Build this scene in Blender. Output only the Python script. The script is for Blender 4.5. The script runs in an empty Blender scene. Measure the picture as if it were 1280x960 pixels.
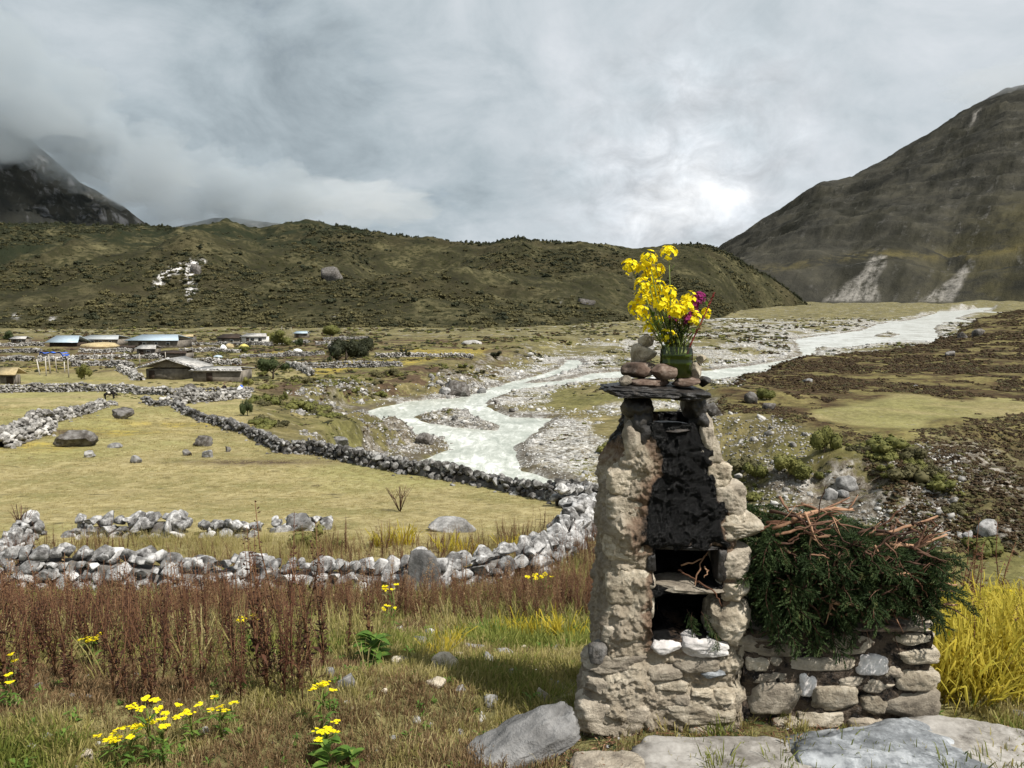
import bpy, math, random
import numpy as np
from mathutils import Vector, Matrix, Euler
S = bpy.context.scene
COL = S.collection
R_ = math.radians

# ------------------------------------------------------------------ camera
PITCH = R_(5.6)
cam_d = bpy.data.cameras.new('camera'); cam = bpy.data.objects.new('camera', cam_d); COL.objects.link(cam)
cam.location = (0, 0, 0); cam.rotation_euler = (R_(90) - PITCH, 0, 0)
cam_d.sensor_width = 36; cam_d.lens = 27; cam_d.clip_start = 0.05; cam_d.clip_end = 30000
S.camera = cam

# ------------------------------------------------------------------ light and exposure
SUN_DIR = Vector((0.50, -0.36, 0.79)).normalized()
SUN_EL = math.asin(SUN_DIR.z); SUN_AZ = math.atan2(SUN_DIR.x, SUN_DIR.y)
sun_d = bpy.data.lights.new('sun', 'SUN'); sun_d.energy = 5.0; sun_d.angle = R_(0.5); sun_d.color = (1.0, 0.955, 0.88)
sun = bpy.data.objects.new('sun', sun_d); COL.objects.link(sun); sun.location = (0, 0, 60)
sun.rotation_euler = SUN_DIR.to_track_quat('Z', 'Y').to_euler()
S.view_settings.view_transform = 'Standard'; S.view_settings.look = 'None'
S.view_settings.exposure = 0.34; S.view_settings.gamma = 1.0; S.view_settings.use_curve_mapping = False

# ------------------------------------------------------------------ node helper
class NT:
    def __init__(s, tree): s.t = tree; s.L = tree.links.new
    def n(s, typ, ins=None, **kw):
        nd = s.t.nodes.new(typ)
        for k, v in kw.items(): setattr(nd, k, v)
        for k, v in (ins or {}).items(): s.set(nd.inputs[k], v)
        return nd
    def set(s, sock, v):
        if isinstance(v, bpy.types.NodeSocket): s.L(v, sock)
        elif isinstance(v, (tuple, list)) and len(v) == 3 and sock.type == 'RGBA': sock.default_value = (*v, 1)
        else: sock.default_value = v
    def m(s, op, a, b=0.0, c=None, clamp=False):
        nd = s.n('ShaderNodeMath', operation=op, use_clamp=clamp); s.set(nd.inputs[0], a); s.set(nd.inputs[1], b)
        if c is not None: s.set(nd.inputs[2], c)
        return nd.outputs[0]
    def vm(s, op, a, b=(0, 0, 0)):
        nd = s.n('ShaderNodeVectorMath', operation=op); s.set(nd.inputs[0], a)
        if op == 'SCALE': s.set(nd.inputs['Scale'], b)
        else: s.set(nd.inputs[1], b)
        return nd.outputs['Value'] if op in ('DOT_PRODUCT', 'LENGTH', 'DISTANCE') else nd.outputs[0]
    def noise(s, vec, scale, detail=4, rough=0.55, dist=0.0, col=False):
        nd = s.n('ShaderNodeTexNoise', {'Vector': vec, 'Scale': scale, 'Detail': detail, 'Roughness': rough, 'Distortion': dist})
        return nd.outputs['Color' if col else 'Fac']
    def vor(s, vec, scale, feature='F1', out='Distance', rand=1.0):
        nd = s.n('ShaderNodeTexVoronoi', {'Vector': vec, 'Scale': scale, 'Randomness': rand}, feature=feature)
        return nd.outputs[out]
    def ss(s, v, a, b):
        nd = s.n('ShaderNodeMapRange', {'Value': v, 'From Min': a, 'From Max': b}, interpolation_type='SMOOTHSTEP')
        return nd.outputs[0]
    def mix(s, f, a, b, mode='MIX'):
        nd = s.n('ShaderNodeMix', data_type='RGBA', blend_type=mode)
        s.set(nd.inputs[0], f); s.set(nd.inputs[6], a); s.set(nd.inputs[7], b)
        return nd.outputs[2]
    def ramp(s, f, stops):
        nd = s.n('ShaderNodeValToRGB'); s.set(nd.inputs[0], f); e = nd.color_ramp.elements
        while len(e) < len(stops): e.new(0.5)
        for i, (p, c) in enumerate(stops): e[i].position = p; e[i].color = (*c, 1)
        return nd.outputs[0]
    def map(s, vec, scale=(1, 1, 1), rot=(0, 0, 0), loc=(0, 0, 0)):
        nd = s.n('ShaderNodeMapping'); s.set(nd.inputs[0], vec)
        nd.inputs['Scale'].default_value = scale; nd.inputs['Rotation'].default_value = rot; nd.inputs['Location'].default_value = loc
        return nd.outputs[0]

def material(name):
    m = bpy.data.materials.new(name); m.use_nodes = True; t = m.node_tree; t.nodes.clear()
    g = NT(t); g.out = g.n('ShaderNodeOutputMaterial'); return m, g
def finish(g, color, rough=0.9, bump=None, bstr=0.4, bdist=0.02, spec=0.25, transl=0.0, metal=0.0, alpha=None, tcol=None):
    p = g.n('ShaderNodeBsdfPrincipled', {'Base Color': color, 'Roughness': rough, 'Specular IOR Level': spec, 'Metallic': metal})
    if bump is not None:
        b = g.n('ShaderNodeBump', {'Height': bump, 'Strength': bstr, 'Distance': bdist}); g.L(b.outputs[0], p.inputs['Normal'])
    sh = p.outputs[0]
    if transl > 0:
        tr = g.n('ShaderNodeBsdfTranslucent', {'Color': color if tcol is None else tcol})
        mx = g.n('ShaderNodeMixShader', {0: transl}); g.L(sh, mx.inputs[1]); g.L(tr.outputs[0], mx.inputs[2]); sh = mx.outputs[0]
    g.L(sh, g.out.inputs['Surface'])

# ------------------------------------------------------------------ world: Nishita sky behind a broken cloud deck
W = bpy.data.worlds.new('World'); S.world = W; W.use_nodes = True; W.node_tree.nodes.clear()
g = NT(W.node_tree)
sky = g.n('ShaderNodeTexSky', sky_type='NISHITA', sun_disc=False, sun_elevation=SUN_EL, sun_rotation=SUN_AZ, altitude=4000)
tc = g.n('ShaderNodeTexCoord'); D = tc.outputs['Generated']
sep = g.n('ShaderNodeSeparateXYZ', {0: D})
zc = g.m('ADD', g.m('MAXIMUM', sep.outputs[2], 0.0), 0.30)
deck = g.vm('SCALE', D, g.m('DIVIDE', 1.0, zc))                       # perspective of a flat cloud deck
deck = g.map(deck, scale=(1, 1, 0.25), loc=(0.9, 0.35, 0))
wob = g.vm('SCALE', g.vm('SUBTRACT', g.noise(deck, 2.2, 3, col=True), (0.5, 0.5, 0.5)), 0.45)
deckw = g.vm('ADD', deck, wob)
big = g.noise(deckw, 1.15, 6, 0.52)
fine = g.noise(deckw, 4.2, 8, 0.60)
low = g.noise(g.map(D, scale=(1, 1, 1.7)), 5.0, 9, 0.62, 0.6)
def dirv(px, py):
    v = Vector((0, math.cos(PITCH), -math.sin(PITCH))) + Vector((1, 0, 0)) * ((px - 640) / 960) + Vector((0, math.sin(PITCH), math.cos(PITCH))) * ((480 - py) / 960)
    return v.normalized()
def blob(px, py, rad, wobble=0.10):
    c = dirv(px, py)
    dd = g.vm('DISTANCE', g.vm('ADD', D, g.vm('SCALE', g.vm('SUBTRACT', g.noise(D, 9.0, 6, 0.6, col=True), (0.5, 0.5, 0.5)), wobble * 2)), tuple(c))
    return g.ss(dd, rad, 0.0)
v = g.m('MULTIPLY_ADD', big, 0.62, 0.17)
v = g.m('MULTIPLY_ADD', fine, 0.34, g.m('SUBTRACT', v, 0.15))
v = g.m('MULTIPLY_ADD', g.m('SUBTRACT', low, 0.5), 0.80, v)
v = g.m('MULTIPLY_ADD', sep.outputs[0], 0.16, v)
for px, py, rad, amp in ((850, 215, 0.12, 0.24), (900, 270, 0.13, 0.16), (790, 190, .07, .10), (720, 80, 0.10, 0.15), (140, 95, 0.16, 0.12), (1010, 150, 0.2, 0.10), (560, 120, 0.12, 0.06),
                         (330, 225, 0.26, -0.09), (60, 200, 0.30, -0.08), (960, 30, 0.2, -0.05), (640, 220, 0.16, -0.08), (400, 40, 0.3, -0.03), (1250, 60, 0.2, 0.07), (800, 300, 0.08, 0.12)):
    v = g.m('MULTIPLY_ADD', blob(px, py, rad), amp, v)
cloud = g.ramp(v, [(0.12, (0.25, 0.30, 0.335)), (0.36, (0.41, 0.475, 0.515)), (0.55, (0.54, 0.595, 0.635)), (0.76, (0.65, 0.69, 0.73)), (1.0, (0.88, 0.90, 0.92))])
cover = g.ss(g.m('MULTIPLY_ADD', fine, 0.5, g.m('MULTIPLY', big, 0.5)), 0.22, 0.42)
cover = g.m('MULTIPLY_ADD', cover, 0.45, 0.55)
bil = g.m('MULTIPLY', blob(860, 235, 0.26, .06), g.m('SUBTRACT', g.noise(g.map(D, scale=(1, 1, 1.3)), 17.0, 8, 0.62, 0.5), 0.5)); cloud = g.vm('SCALE', cloud, g.m('MULTIPLY_ADD', bil, 1.5, 1.05))
cloud10 = g.vm('SCALE', cloud, 8.1)
below = g.ss(sep.outputs[2], -0.02, -0.10)
col = g.mix(cover, sky.outputs[0], cloud10)
col = g.mix(below, col, (2.2, 2.1, 1.8))
bg = g.n('ShaderNodeBackground', {'Color': col, 'Strength': 0.1})
wo = g.n('ShaderNodeOutputWorld'); g.L(bg.outputs[0], wo.inputs[0])

# ------------------------------------------------------------------ numpy noise
def _h(ix, iy, iz, seed):
    h = (ix.astype(np.int64) * 374761393 + iy.astype(np.int64) * 668265263 + iz.astype(np.int64) * 2147483647 + seed * 1274126177) & 0xffffffff
    h = ((h ^ (h >> 13)) * 1274126177) & 0xffffffff
    h = ((h ^ (h >> 15)) * 2246822519) & 0xffffffff
    return ((h ^ (h >> 16)) & 0xffff) / 32767.5 - 1.0
def vn(x, y, z=0.0, seed=0):
    x, y, z = np.broadcast_arrays(np.asarray(x, float), np.asarray(y, float), np.asarray(z, float))
    ix, iy, iz = np.floor(x), np.floor(y), np.floor(z); fx, fy, fz = x - ix, y - iy, z - iz
    sx, sy, sz = [f * f * f * (f * (f * 6 - 15) + 10) for f in (fx, fy, fz)]
    def c(a, b, d): return _h(ix + a, iy + b, iz + d, seed)
    x00 = c(0,0,0) * (1 - sx) + c(1,0,0) * sx; x10 = c(0,1,0) * (1 - sx) + c(1,1,0) * sx
    x01 = c(0,0,1) * (1 - sx) + c(1,0,1) * sx; x11 = c(0,1,1) * (1 - sx) + c(1,1,1) * sx
    return (x00 * (1 - sy) + x10 * sy) * (1 - sz) + (x01 * (1 - sy) + x11 * sy) * sz
def fbm(x, y, z=0.0, oct=4, seed=0, gain=0.5):
    a, s, f = 1.0, 0.0, 1.0
    for i in range(oct):
        s = s + a * vn(np.asarray(x) * f + 13.7 * i, np.asarray(y) * f + 7.3 * i, np.asarray(z) * f, seed + i); a *= gain; f *= 2.03
    return s
def sst(t): t = np.clip(t, 0, 1); return t * t * (3 - 2 * t)

# ------------------------------------------------------------------ photograph geometry: pixel -> place
CP, SP = math.cos(PITCH), math.sin(PITCH)
def ray(px, py):
    a = (px - 640) / 960; b = (480 - py) / 960
    return Vector((a, CP + b * SP, -SP + b * CP))
def at(px, py, Y):
    d = ray(px, py); return d * (Y / d.y)

def poly_sd(P, x, y, W=None, closed=True):
    """signed distance to a closed polygon (positive inside) and the interpolated vertex weight"""
    P = np.asarray(P, float); x = np.asarray(x, float); y = np.asarray(y, float)
    best = np.full(x.shape, 1e18); w = np.zeros(x.shape); inside = np.zeros(x.shape, bool)
    n = len(P); W = np.ones(n) if W is None else np.asarray(W, float)
    for i in range(n if closed else n - 1):
        a, b = P[i], P[(i + 1) % n]; dx, dy = b - a; L2 = dx * dx + dy * dy + 1e-12
        t = np.clip(((x - a[0]) * dx + (y - a[1]) * dy) / L2, 0, 1)
        d2 = (x - a[0] - t * dx) ** 2 + (y - a[1] - t * dy) ** 2
        k = d2 < best; best = np.where(k, d2, best); w = np.where(k, W[i] + (W[(i + 1) % n] - W[i]) * t, w)
        if closed:
            c = ((a[1] > y) != (b[1] > y)) & (x < (b[0] - a[0]) * (y - a[1]) / (b[1] - a[1] + 1e-12) + a[0])
            inside ^= c
    d = np.sqrt(best)
    return (np.where(inside, d, -d) if closed else d), w

ZR = np.array([(-60, -15), (30, -14), (60, -13.6), (200, -13.2), (260, -12), (400, -9), (600, -5.6), (1000, 3), (1500, 12), (3000, 60), (30000, 300)], float)
def zr(y): return np.interp(y, ZR[:, 0], ZR[:, 1])
ZT = np.array([(-60, -1.6), (1.5, -1.59), (2.6, -1.61), (3.2, -1.66), (4, -1.9), (5.5, -2.5), (8, -3.4), (11, -4.3), (14, -4.85), (17, -5.1), (26, -6.35), (38, -7.1), (50, -7.8), (75, -9), (115, -10.6),
               (200, -10.3), (330, -9.0), (450, -6.8), (600, -4.5), (1000, 4), (1500, 13), (3000, 61), (30000, 301)], float)
def ztl(y): return np.interp(y, ZT[:, 0], ZT[:, 1])
ZQ = np.array([(-60, -9.5), (45, -9.2), (65, -9), (110, -9), (160, -8.6), (195, -8.4), (260, -7), (330, -5.8), (600, -4.4), (1000, 4.5), (3000, 61), (30000, 301)], float)
def zq(y): return np.interp(y, ZQ[:, 0], ZQ[:, 1])
def on(px, py, f):
    d = ray(px, py); ys = np.geomspace(1.2, 3000, 9000); dz = ys * d.z / d.y - f(ys)
    k = np.where(dz < 0)[0]; y = ys[k[0]] if len(k) else 2500.0
    return (d.x / d.y * y, y)

wallpx = [(790, 634), (735, 629), (690, 625), (620, 613), (525, 597), (460, 587), (417, 577), (387, 569), (357, 569), (337, 557), (300, 543), (270, 533), (225, 520), (205, 512), (180, 508)]
LW = [on(a, b, ztl) for a, b in wallpx]                                   # the long wall, in plan
LE = [(9, -60, 12), (6.2, -3, 12), (5.3, 2.5, 12), (4.4, 5.6, 12), (4.1, 8, 12), (4.6, 15, 12), (5.2, 25.5, 12)]
LE += [(x + 0.3, y + 1.0, w) for (x, y), w in zip(LW[1:11], (10, 10, 10, 10, 11, 12, 13, 17, 20, 24))]
for a, b, w in ((322, 512, 26), (335, 488, 26), (352, 475, 22), (385, 470, 20), (440, 468, 20), (520, 463, 20), (548, 456, 14), (575, 447, 10), (620, 438, 8), (655, 430, 8), (700, 424, 8), (760, 418, 8)):
    p = on(a, b, ztl); LE.append((p[0], p[1], w))
LE += [(400, 2000, 60), (-5000, 2500, 60), (-5000, -60, 60)]
LEP = [(a, b) for a, b, w in LE]; LEW = [w for a, b, w in LE]
RE = []
for a, b, w in ((1500, 492, 13), (1280, 506, 14), (1210, 522, 15), (1150, 541, 15), (1080, 546, 14), (1040, 540, 12), (1000, 528, 12), (950, 518, 14), (915, 512, 12), (903, 498, 8), (925, 486, 5), (955, 470, 4), (985, 460, 4), (1003, 447, 4), (1060, 441, 4), (1180, 430, 4), (1225, 414, 4), (1290, 404, 5)):
    p = on(a, b, zq); RE.append((p[0], p[1], w))
RE += [(450, 420, 10), (3000, 1500, 60), (3000, 30, 60), (150, 30, 20)]
REP = [(a, b) for a, b, w in RE]; REW = [w for a, b, w in RE]
river_px = [[(438, 527), (452, 516), (480, 508), (520, 501), (570, 498), (600, 491), (640, 478), (680, 468), (702, 461), (712, 450), (722, 450), (725, 456), (704, 466), (672, 474), (655, 480), (700, 477),
             (745, 467), (810, 462), (880, 464), (930, 459), (985, 450), (1006, 444), (996, 424), (1040, 418), (1080, 413), (1100, 405), (1140, 400), (1170, 392), (1200, 388), (1240, 383.5), (1242, 385.5), (1215, 391),
             (1192, 398), (1225, 404), (1176, 403), (1165, 411), (1174, 427), (1100, 429), (1050, 435), (1018, 434), (1004, 457), (960, 464), (890, 475), (810, 472), (745, 474),
             (690, 483), (640, 488), (602, 501), (615, 511), (640, 521), (688, 523), (664, 545), (640, 560), (655, 588), (700, 604), (745, 622), (830, 660)]]
riv = [on(a, b, zr) for a, b in river_px[0]] + [(14, 34), (30, 20), (60, 5), (50, -8), (20, 12), (6, 30), (-2, 42), (-6, 46)] + [on(a, b, zr) for a, b in ((495, 592), (520, 577), (558, 562), (562, 553), (545, 547), (520, 545), (480, 545), (452, 538))]
bars = [[on(a, b, zr) for a, b in P] for P in ([(516, 521), (545, 514), (580, 512), (606, 526), (626, 532), (620, 538), (570, 534), (526, 527)], [(640, 480), (690, 470), (700, 474), (660, 480)], [(1090, 420), (1110, 414), (1130, 418), (1110, 422)])]
def water_sd(x, y):
    s, _ = poly_sd(riv, x, y)
    for b in bars: s = np.minimum(s, -poly_sd(b, x, y)[0])
    return s + np.where(np.asarray(y) > 110, .9, .3) + 0.4 * vn(np.asarray(x) * .5, np.asarray(y) * .5, 0, 77) * np.clip(np.asarray(y) / 120, .6, 2.5)
def terrain(x, y, parts=False):
    x = np.asarray(x, float); y = np.asarray(y, float); r = np.hypot(x, y)
    ws = water_sd(x, y)
    bed = zr(y) + 0.38 + 0.28 * fbm(x * .12, y * .12, 0, 3, 5) + np.clip(r / 400, 0, 2.0) * 0.4 * fbm(x * .03, y * .03, 0, 3, 6)
    bed = bed + 0.9 * sst((-ws - 4) / 14) * (0.6 + 0.5 * vn(x * .05, y * .05, 0, 8))
    sl, wl = poly_sd(LEP, x + 0.02 * y * vn(x * .08, y * .08, 0, 11), y + 0.02 * y * vn(x * .08, y * .08, 0, 12), LEW)
    tl = 1 - np.clip(-sl / wl, 0, 1); tl = 0.35 * sst(tl) + 0.65 * tl
    left = ztl(y) + np.clip((r - 12) / 60, 0, 1) * (0.28 * fbm(x * .06, y * .06, 0, 3, 21) + 0.12 * fbm(x * .3, y * .3, 0, 3, 22))
    near = np.exp(-((r - 4) / 9) ** 2)
    left = left + near * (0.05 * fbm(x * 1.3, y * 1.3, 0, 3, 31) + 0.016 * fbm(x * 6, y * 6, 0, 3, 32))
    left = left + np.where((y > 2.2) & (y < 60), np.clip(-x / 40, 0, .8) * 0.6 * np.clip((y - 14) / 20, 0, 1), 0)
    sr, wr = poly_sd(REP, x + 1.6 * fbm(x * .13, y * .13, 0, 3, 41), y + 2.2 * fbm(x * .16, y * .16, 0, 3, 42), REW)
    tr = 1 - np.clip(-sr / wr, 0, 1); tr = 0.5 * sst(tr) + 0.5 * tr
    right = zq(y) + 0.35 * fbm(x * .06, y * .06, 0, 3, 51) + 0.15 * fbm(x * .25, y * .25, 0, 2, 52) + sst((x - 70) / 200) * 12 * sst((420 - y) / 200)
    z = bed + (left - bed) * tl
    z = np.where(tr > 0, z + (right - z) * tr, z)
    slope = 4 * tl * (1 - tl) + 4 * tr * (1 - tr)
    z = z + sst((y - 420) / 500) * 6.0 * fbm(x * .008, y * .006, 0, 4, 65) * (y < 1500)
    z = z + np.clip(slope, 0, 1) * np.clip(r / 40, 0, 1) * (0.55 * fbm(x * .35, y * .35, 0, 4, 61))
    cut = np.where(y > 25, zr(y) + np.where(ws < 0, 0.10 + .8 * (1 - np.exp(ws * .45)) + 1.4 * np.clip(-ws - 3, 0, None) ** 1.2, 0.10 - 0.5 * ws), 1e9)
    z = np.where((sr < 0) & (sl < -1.5), np.minimum(z, np.where(ws > -9, cut, 1e9)), z); z = np.maximum(z, zr(y) - 1.3)
    if parts: return z, ws, sl, tl, sr, tr
    return z
def H(x, y): return float(terrain(np.array([x]), np.array([y]))[0])
_T = {}
def ong(px, py):
    """the place on the ground seen at a pixel of the photograph"""
    if (px, py) in _T: return _T[(px, py)]
    d = ray(px, py); ys = np.geomspace(1.3, 1600, 700); xs = ys * d.x / d.y; z = terrain(xs, ys)
    k = np.where(ys * d.z / d.y < z)[0]; y = ys[k[0]] if len(k) else 1500.0
    ys = np.linspace(y * 0.985, y, 24); xs = ys * d.x / d.y; z = terrain(xs, ys); k = np.where(ys * d.z / d.y < z)[0]
    y = ys[k[0]] if len(k) else y
    p = Vector((d.x / d.y * y, y, H(d.x / d.y * y, y))); _T[(px, py)] = p; return p

# ------------------------------------------------------------------ object helpers
def tag(o, label=None, cat=None, group=None, kind=None):
    if label: o['label'] = label
    if cat: o['category'] = cat
    if group: o['group'] = group
    if kind: o['kind'] = kind
    return o
def empty(name, loc, label, cat, group=None, rz=0.0):
    o = bpy.data.objects.new(name, None); COL.objects.link(o); o.location = loc; o.rotation_euler = (0, 0, rz); o.empty_display_size = 0.1
    return tag(o, label, cat, group)
def link(name, me, mat=None, parent=None, loc=None, rot=None, scl=None):
    o = bpy.data.objects.new(name, me); COL.objects.link(o)
    if mat is not None and not me.materials: me.materials.append(mat)
    if parent is not None: o.parent = parent
    if loc is not None: o.location = loc
    if rot is not None: o.rotation_euler = rot
    if scl is not None: o.scale = scl if hasattr(scl, '__len__') else (scl,) * 3
    return o
def mesh_np(name, V, F, smooth=False, attrs=None, mats=None, mi=None):
    """V (n,3), F (m,3|4) int array or list of arrays"""
    Fs = F if isinstance(F, list) else [F]
    Fs = [np.asarray(f, np.int32) for f in Fs if len(f)]
    me = bpy.data.meshes.new(name); V = np.asarray(V, np.float32); me.vertices.add(len(V)); me.vertices.foreach_set('co', V.ravel())
    loops = np.concatenate([f.ravel() for f in Fs]); tot = np.concatenate([np.full(len(f), f.shape[1]) for f in Fs])
    me.loops.add(len(loops)); me.loops.foreach_set('vertex_index', loops.astype(np.int32))
    me.polygons.add(len(tot)); me.polygons.foreach_set('loop_start', np.concatenate([[0], np.cumsum(tot)[:-1]]).astype(np.int32))
    if smooth: me.polygons.foreach_set('use_smooth', np.ones(len(tot), bool))
    if mats:
        for m_ in mats: me.materials.append(m_)
    if mi is not None: me.polygons.foreach_set('material_index', np.asarray(mi, np.int32))
    me.update(calc_edges=True)
    for k, a in (attrs or {}).items():
        a = np.asarray(a, np.float32)
        if a.ndim == 1: at_ = me.attributes.new(k, 'FLOAT', 'POINT'); at_.data.foreach_set('value', a)
        else:
            at_ = me.attributes.new(k, 'FLOAT_COLOR', 'POINT'); at_.data.foreach_set('color', a.ravel())
    return me
def gridF(nr, nc, wrap=False):
    i, j = np.meshgrid(np.arange(nr - 1), np.arange(nc if wrap else nc - 1), indexing='ij'); k = (j + 1) % nc
    return np.stack([i * nc + j, i * nc + k, (i + 1) * nc + k, (i + 1) * nc + j], -1).reshape(-1, 4)
class MB:
    """collects pieces into one mesh"""
    def __init__(s): s.V = []; s.T = []; s.Q = []; s.n = 0
    def add(s, V, T=None, Q=None):
        V = np.asarray(V, float)
        if T is not None and len(T): s.T.append(np.asarray(T) + s.n)
        if Q is not None and len(Q): s.Q.append(np.asarray(Q) + s.n)
        s.V.append(V); s.n += len(V)
    def box(s, c, h, rot=0.0, tilt=0.0, top=1.0):
        X = np.array([(x, y, z) for z in (-1, 1) for y in (-1, 1) for x in (-1, 1)], float); X[4:, :2] *= top; X *= h
        M = np.array(Euler((tilt, 0, rot)).to_matrix()); X = X @ M.T + np.array(c)
        s.add(X, Q=[(0, 2, 3, 1), (4, 5, 7, 6), (0, 1, 5, 4), (2, 6, 7, 3), (0, 4, 6, 2), (1, 3, 7, 5)])
    def tube(s, P, Rr, n=6):
        P = [Vector(p) for p in P]; V = []
        for i, p in enumerate(P):
            d = (P[min(i + 1, len(P) - 1)] - P[max(i - 1, 0)]).normalized(); a = d.orthogonal().normalized(); b = d.cross(a)
            if i and abs(a.dot(last)) < .999: a = (last - d * last.dot(d)).normalized(); b = d.cross(a)
            last = a; r = Rr[i] if hasattr(Rr, '__len__') else Rr
            for k in range(n): t = 2 * math.pi * k / n; V.append(p + (a * math.cos(t) + b * math.sin(t)) * r)
        m = len(V); V += [P[0], P[-1]]
        T = [(m, (k + 1) % n, k) for k in range(n)] + [(m + 1, m - n + k, m - n + (k + 1) % n) for k in range(n)]
        s.add([tuple(v) for v in V], T=T, Q=gridF(len(P), n, True))
    def leaf(s, p, d, up, L, w, bend=0.0):
        """a leaf or petal: two quads folded along its length"""
        p, d, up = Vector(p), Vector(d).normalized(), Vector(up); sd = d.cross(up)
        sd = sd.normalized() if sd.length > 1e-4 else d.orthogonal().normalized(); nn = sd.cross(d)
        m = p + d * L * .5 + nn * bend * L; e = p + d * L
        s.add([tuple(p), tuple(m - sd * w / 2), tuple(m + sd * w / 2), tuple(e - nn * bend * L * .4)], T=[(0, 1, 2), (1, 3, 2)])
    def blade(s, p, d, L, w, droop):
        p = Vector(p); d = Vector(d).normalized(); sd = d.cross(Vector((random.uniform(-1, 1), random.uniform(-1, 1), .1))).normalized()
        q1 = p + d * L * .45; q2 = p + d * L * .8 + Vector((d.x, d.y, 0)) * droop * L * .3 - Vector((0, 0, droop * L * .12)); q3 = p + d * L + Vector((d.x, d.y, 0)) * droop * L * .8 - Vector((0, 0, droop * L * .55))
        s.add([tuple(p - sd * w / 2), tuple(p + sd * w / 2), tuple(q1 - sd * w * .45), tuple(q1 + sd * w * .45), tuple(q2 - sd * w * .3), tuple(q2 + sd * w * .3), tuple(q3)], T=[(4, 5, 6)], Q=[(0, 1, 3, 2), (2, 3, 5, 4)])
    def mesh(s, name, smooth=False, **k):
        F = []
        if s.Q: F.append(np.concatenate(s.Q))
        if s.T: F.append(np.concatenate(s.T))
        return mesh_np(name, np.concatenate(s.V), F, smooth, **k)

_ico = {}
def ico(n):
    if n not in _ico:
        import bmesh
        b = bmesh.new(); bmesh.ops.create_icosphere(b, subdivisions=n, radius=1.0); b.verts.ensure_lookup_table()
        _ico[n] = (np.array([v.co[:] for v in b.verts]), np.array([[v.index for v in f.verts] for f in b.faces])); b.free()
    return _ico[n]
def rockV(seed, n=2, cuts=9, lo=.55, hi=.9, rough=.06, freq=2.2, boxy=0.0, strata=0.0):
    rs = np.random.RandomState(seed); V, F = ico(n); V = V.copy()
    if boxy: V = V / (np.abs(V) ** 6).sum(1, keepdims=True) ** (1 / 6 * boxy)
    for _ in range(cuts):
        d = rs.normal(size=3); d /= np.linalg.norm(d); k = rs.uniform(lo, hi) * (1.25 if boxy else 1)
        t = V @ d - k; V = V - np.where(t > 0, t, 0)[:, None] * d
    if rough:
        nz = fbm(V[:, 0] * freq + seed, V[:, 1] * freq, V[:, 2] * freq, 4, seed, .55)
        if n >= 4: nz = nz + .9 * (.35 - np.abs(fbm(V[:, 0] * freq * 1.7 + seed, V[:, 1] * freq * 1.7, V[:, 2] * freq * 3.4, 5, seed + 9, .62)))
        N = V / (np.linalg.norm(V, axis=1, keepdims=True) + 1e-6)
        V = V + N * (nz * rough)[:, None]
        if strata:
            st = vn(V[:, 0] * 1.2, V[:, 1] * 1.2, V[:, 2] * 9 + seed, seed + 3); V[:, :2] += N[:, :2] * (st * strata)[:, None]
    return V, F
def rock_mesh(name, seed, **k):
    smooth = k.pop('smooth', False)
    V, F = rockV(seed, **k); return mesh_np(name, V, F, smooth)

def scatter(name, P, scl, variants, label=None, cat=None, rot=None, tilt=0.0, idx=None, kind='stuff', parent=None):
    """countless small things as one object: instances of a few meshes on points"""
    P = np.asarray(P, np.float32); n = len(P); rs = np.random.RandomState(len(name) * 7 + n)
    me = bpy.data.meshes.new(name); me.vertices.add(n); me.vertices.foreach_set('co', P.ravel())
    rt = np.zeros((n, 3), np.float32); rt[:, 2] = rs.uniform(0, 6.283, n) if rot is None else rot
    if tilt: rt[:, :2] = rs.normal(0, tilt, (n, 2))
    scl = np.asarray(scl, np.float32); scl = np.repeat(scl[:, None], 3, 1) if scl.ndim == 1 else scl
    a = me.attributes.new('rt', 'FLOAT_VECTOR', 'POINT'); a.data.foreach_set('vector', rt.ravel())
    a = me.attributes.new('sc', 'FLOAT_VECTOR', 'POINT'); a.data.foreach_set('vector', scl.ravel())
    ix = rs.randint(0, len(variants), n) if idx is None else idx
    a = me.attributes.new('ix', 'INT', 'POINT'); a.data.foreach_set('value', ix.astype(np.int32))
    o = bpy.data.objects.new(name, me); COL.objects.link(o)
    t = bpy.data.node_groups.new(name, 'GeometryNodeTree')
    t.interface.new_socket('Geometry', in_out='INPUT', socket_type='NodeSocketGeometry'); t.interface.new_socket('Geometry', in_out='OUTPUT', socket_type='NodeSocketGeometry')
    q = NT(t); gi = q.n('NodeGroupInput'); go = q.n('NodeGroupOutput'); jn = q.n('GeometryNodeJoinGeometry')
    def att(nm, ty):
        nd = q.n('GeometryNodeInputNamedAttribute', data_type=ty); nd.inputs['Name'].default_value = nm; return nd.outputs['Attribute']
    r_, s_, i_ = att('rt', 'FLOAT_VECTOR'), att('sc', 'FLOAT_VECTOR'), att('ix', 'INT')
    er = q.n('FunctionNodeEulerToRotation', {0: r_}).outputs[0]
    for k, m_ in enumerate(variants):
        src = bpy.data.objects.new(name + '_source', m_)
        oi = q.n('GeometryNodeObjectInfo'); oi.inputs['Object'].default_value = src; oi.inputs['As Instance'].default_value = True
        cmp = q.n('FunctionNodeCompare', data_type='INT', operation='EQUAL'); q.L(i_, cmp.inputs[2]); cmp.inputs[3].default_value = k
        ip = q.n('GeometryNodeInstanceOnPoints'); q.L(gi.outputs[0], ip.inputs['Points']); q.L(cmp.outputs[0], ip.inputs['Selection']); q.L(oi.outputs['Geometry'], ip.inputs['Instance'])
        q.L(er, ip.inputs['Rotation']); q.L(s_, ip.inputs['Scale']); q.L(ip.outputs[0], jn.inputs[0])
    q.L(jn.outputs[0], go.inputs[0])
    md = o.modifiers.new('scatter', 'NODES'); md.node_group = t
    if parent is not None: o.parent = parent
    return tag(o, label, cat, None, kind)
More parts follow.
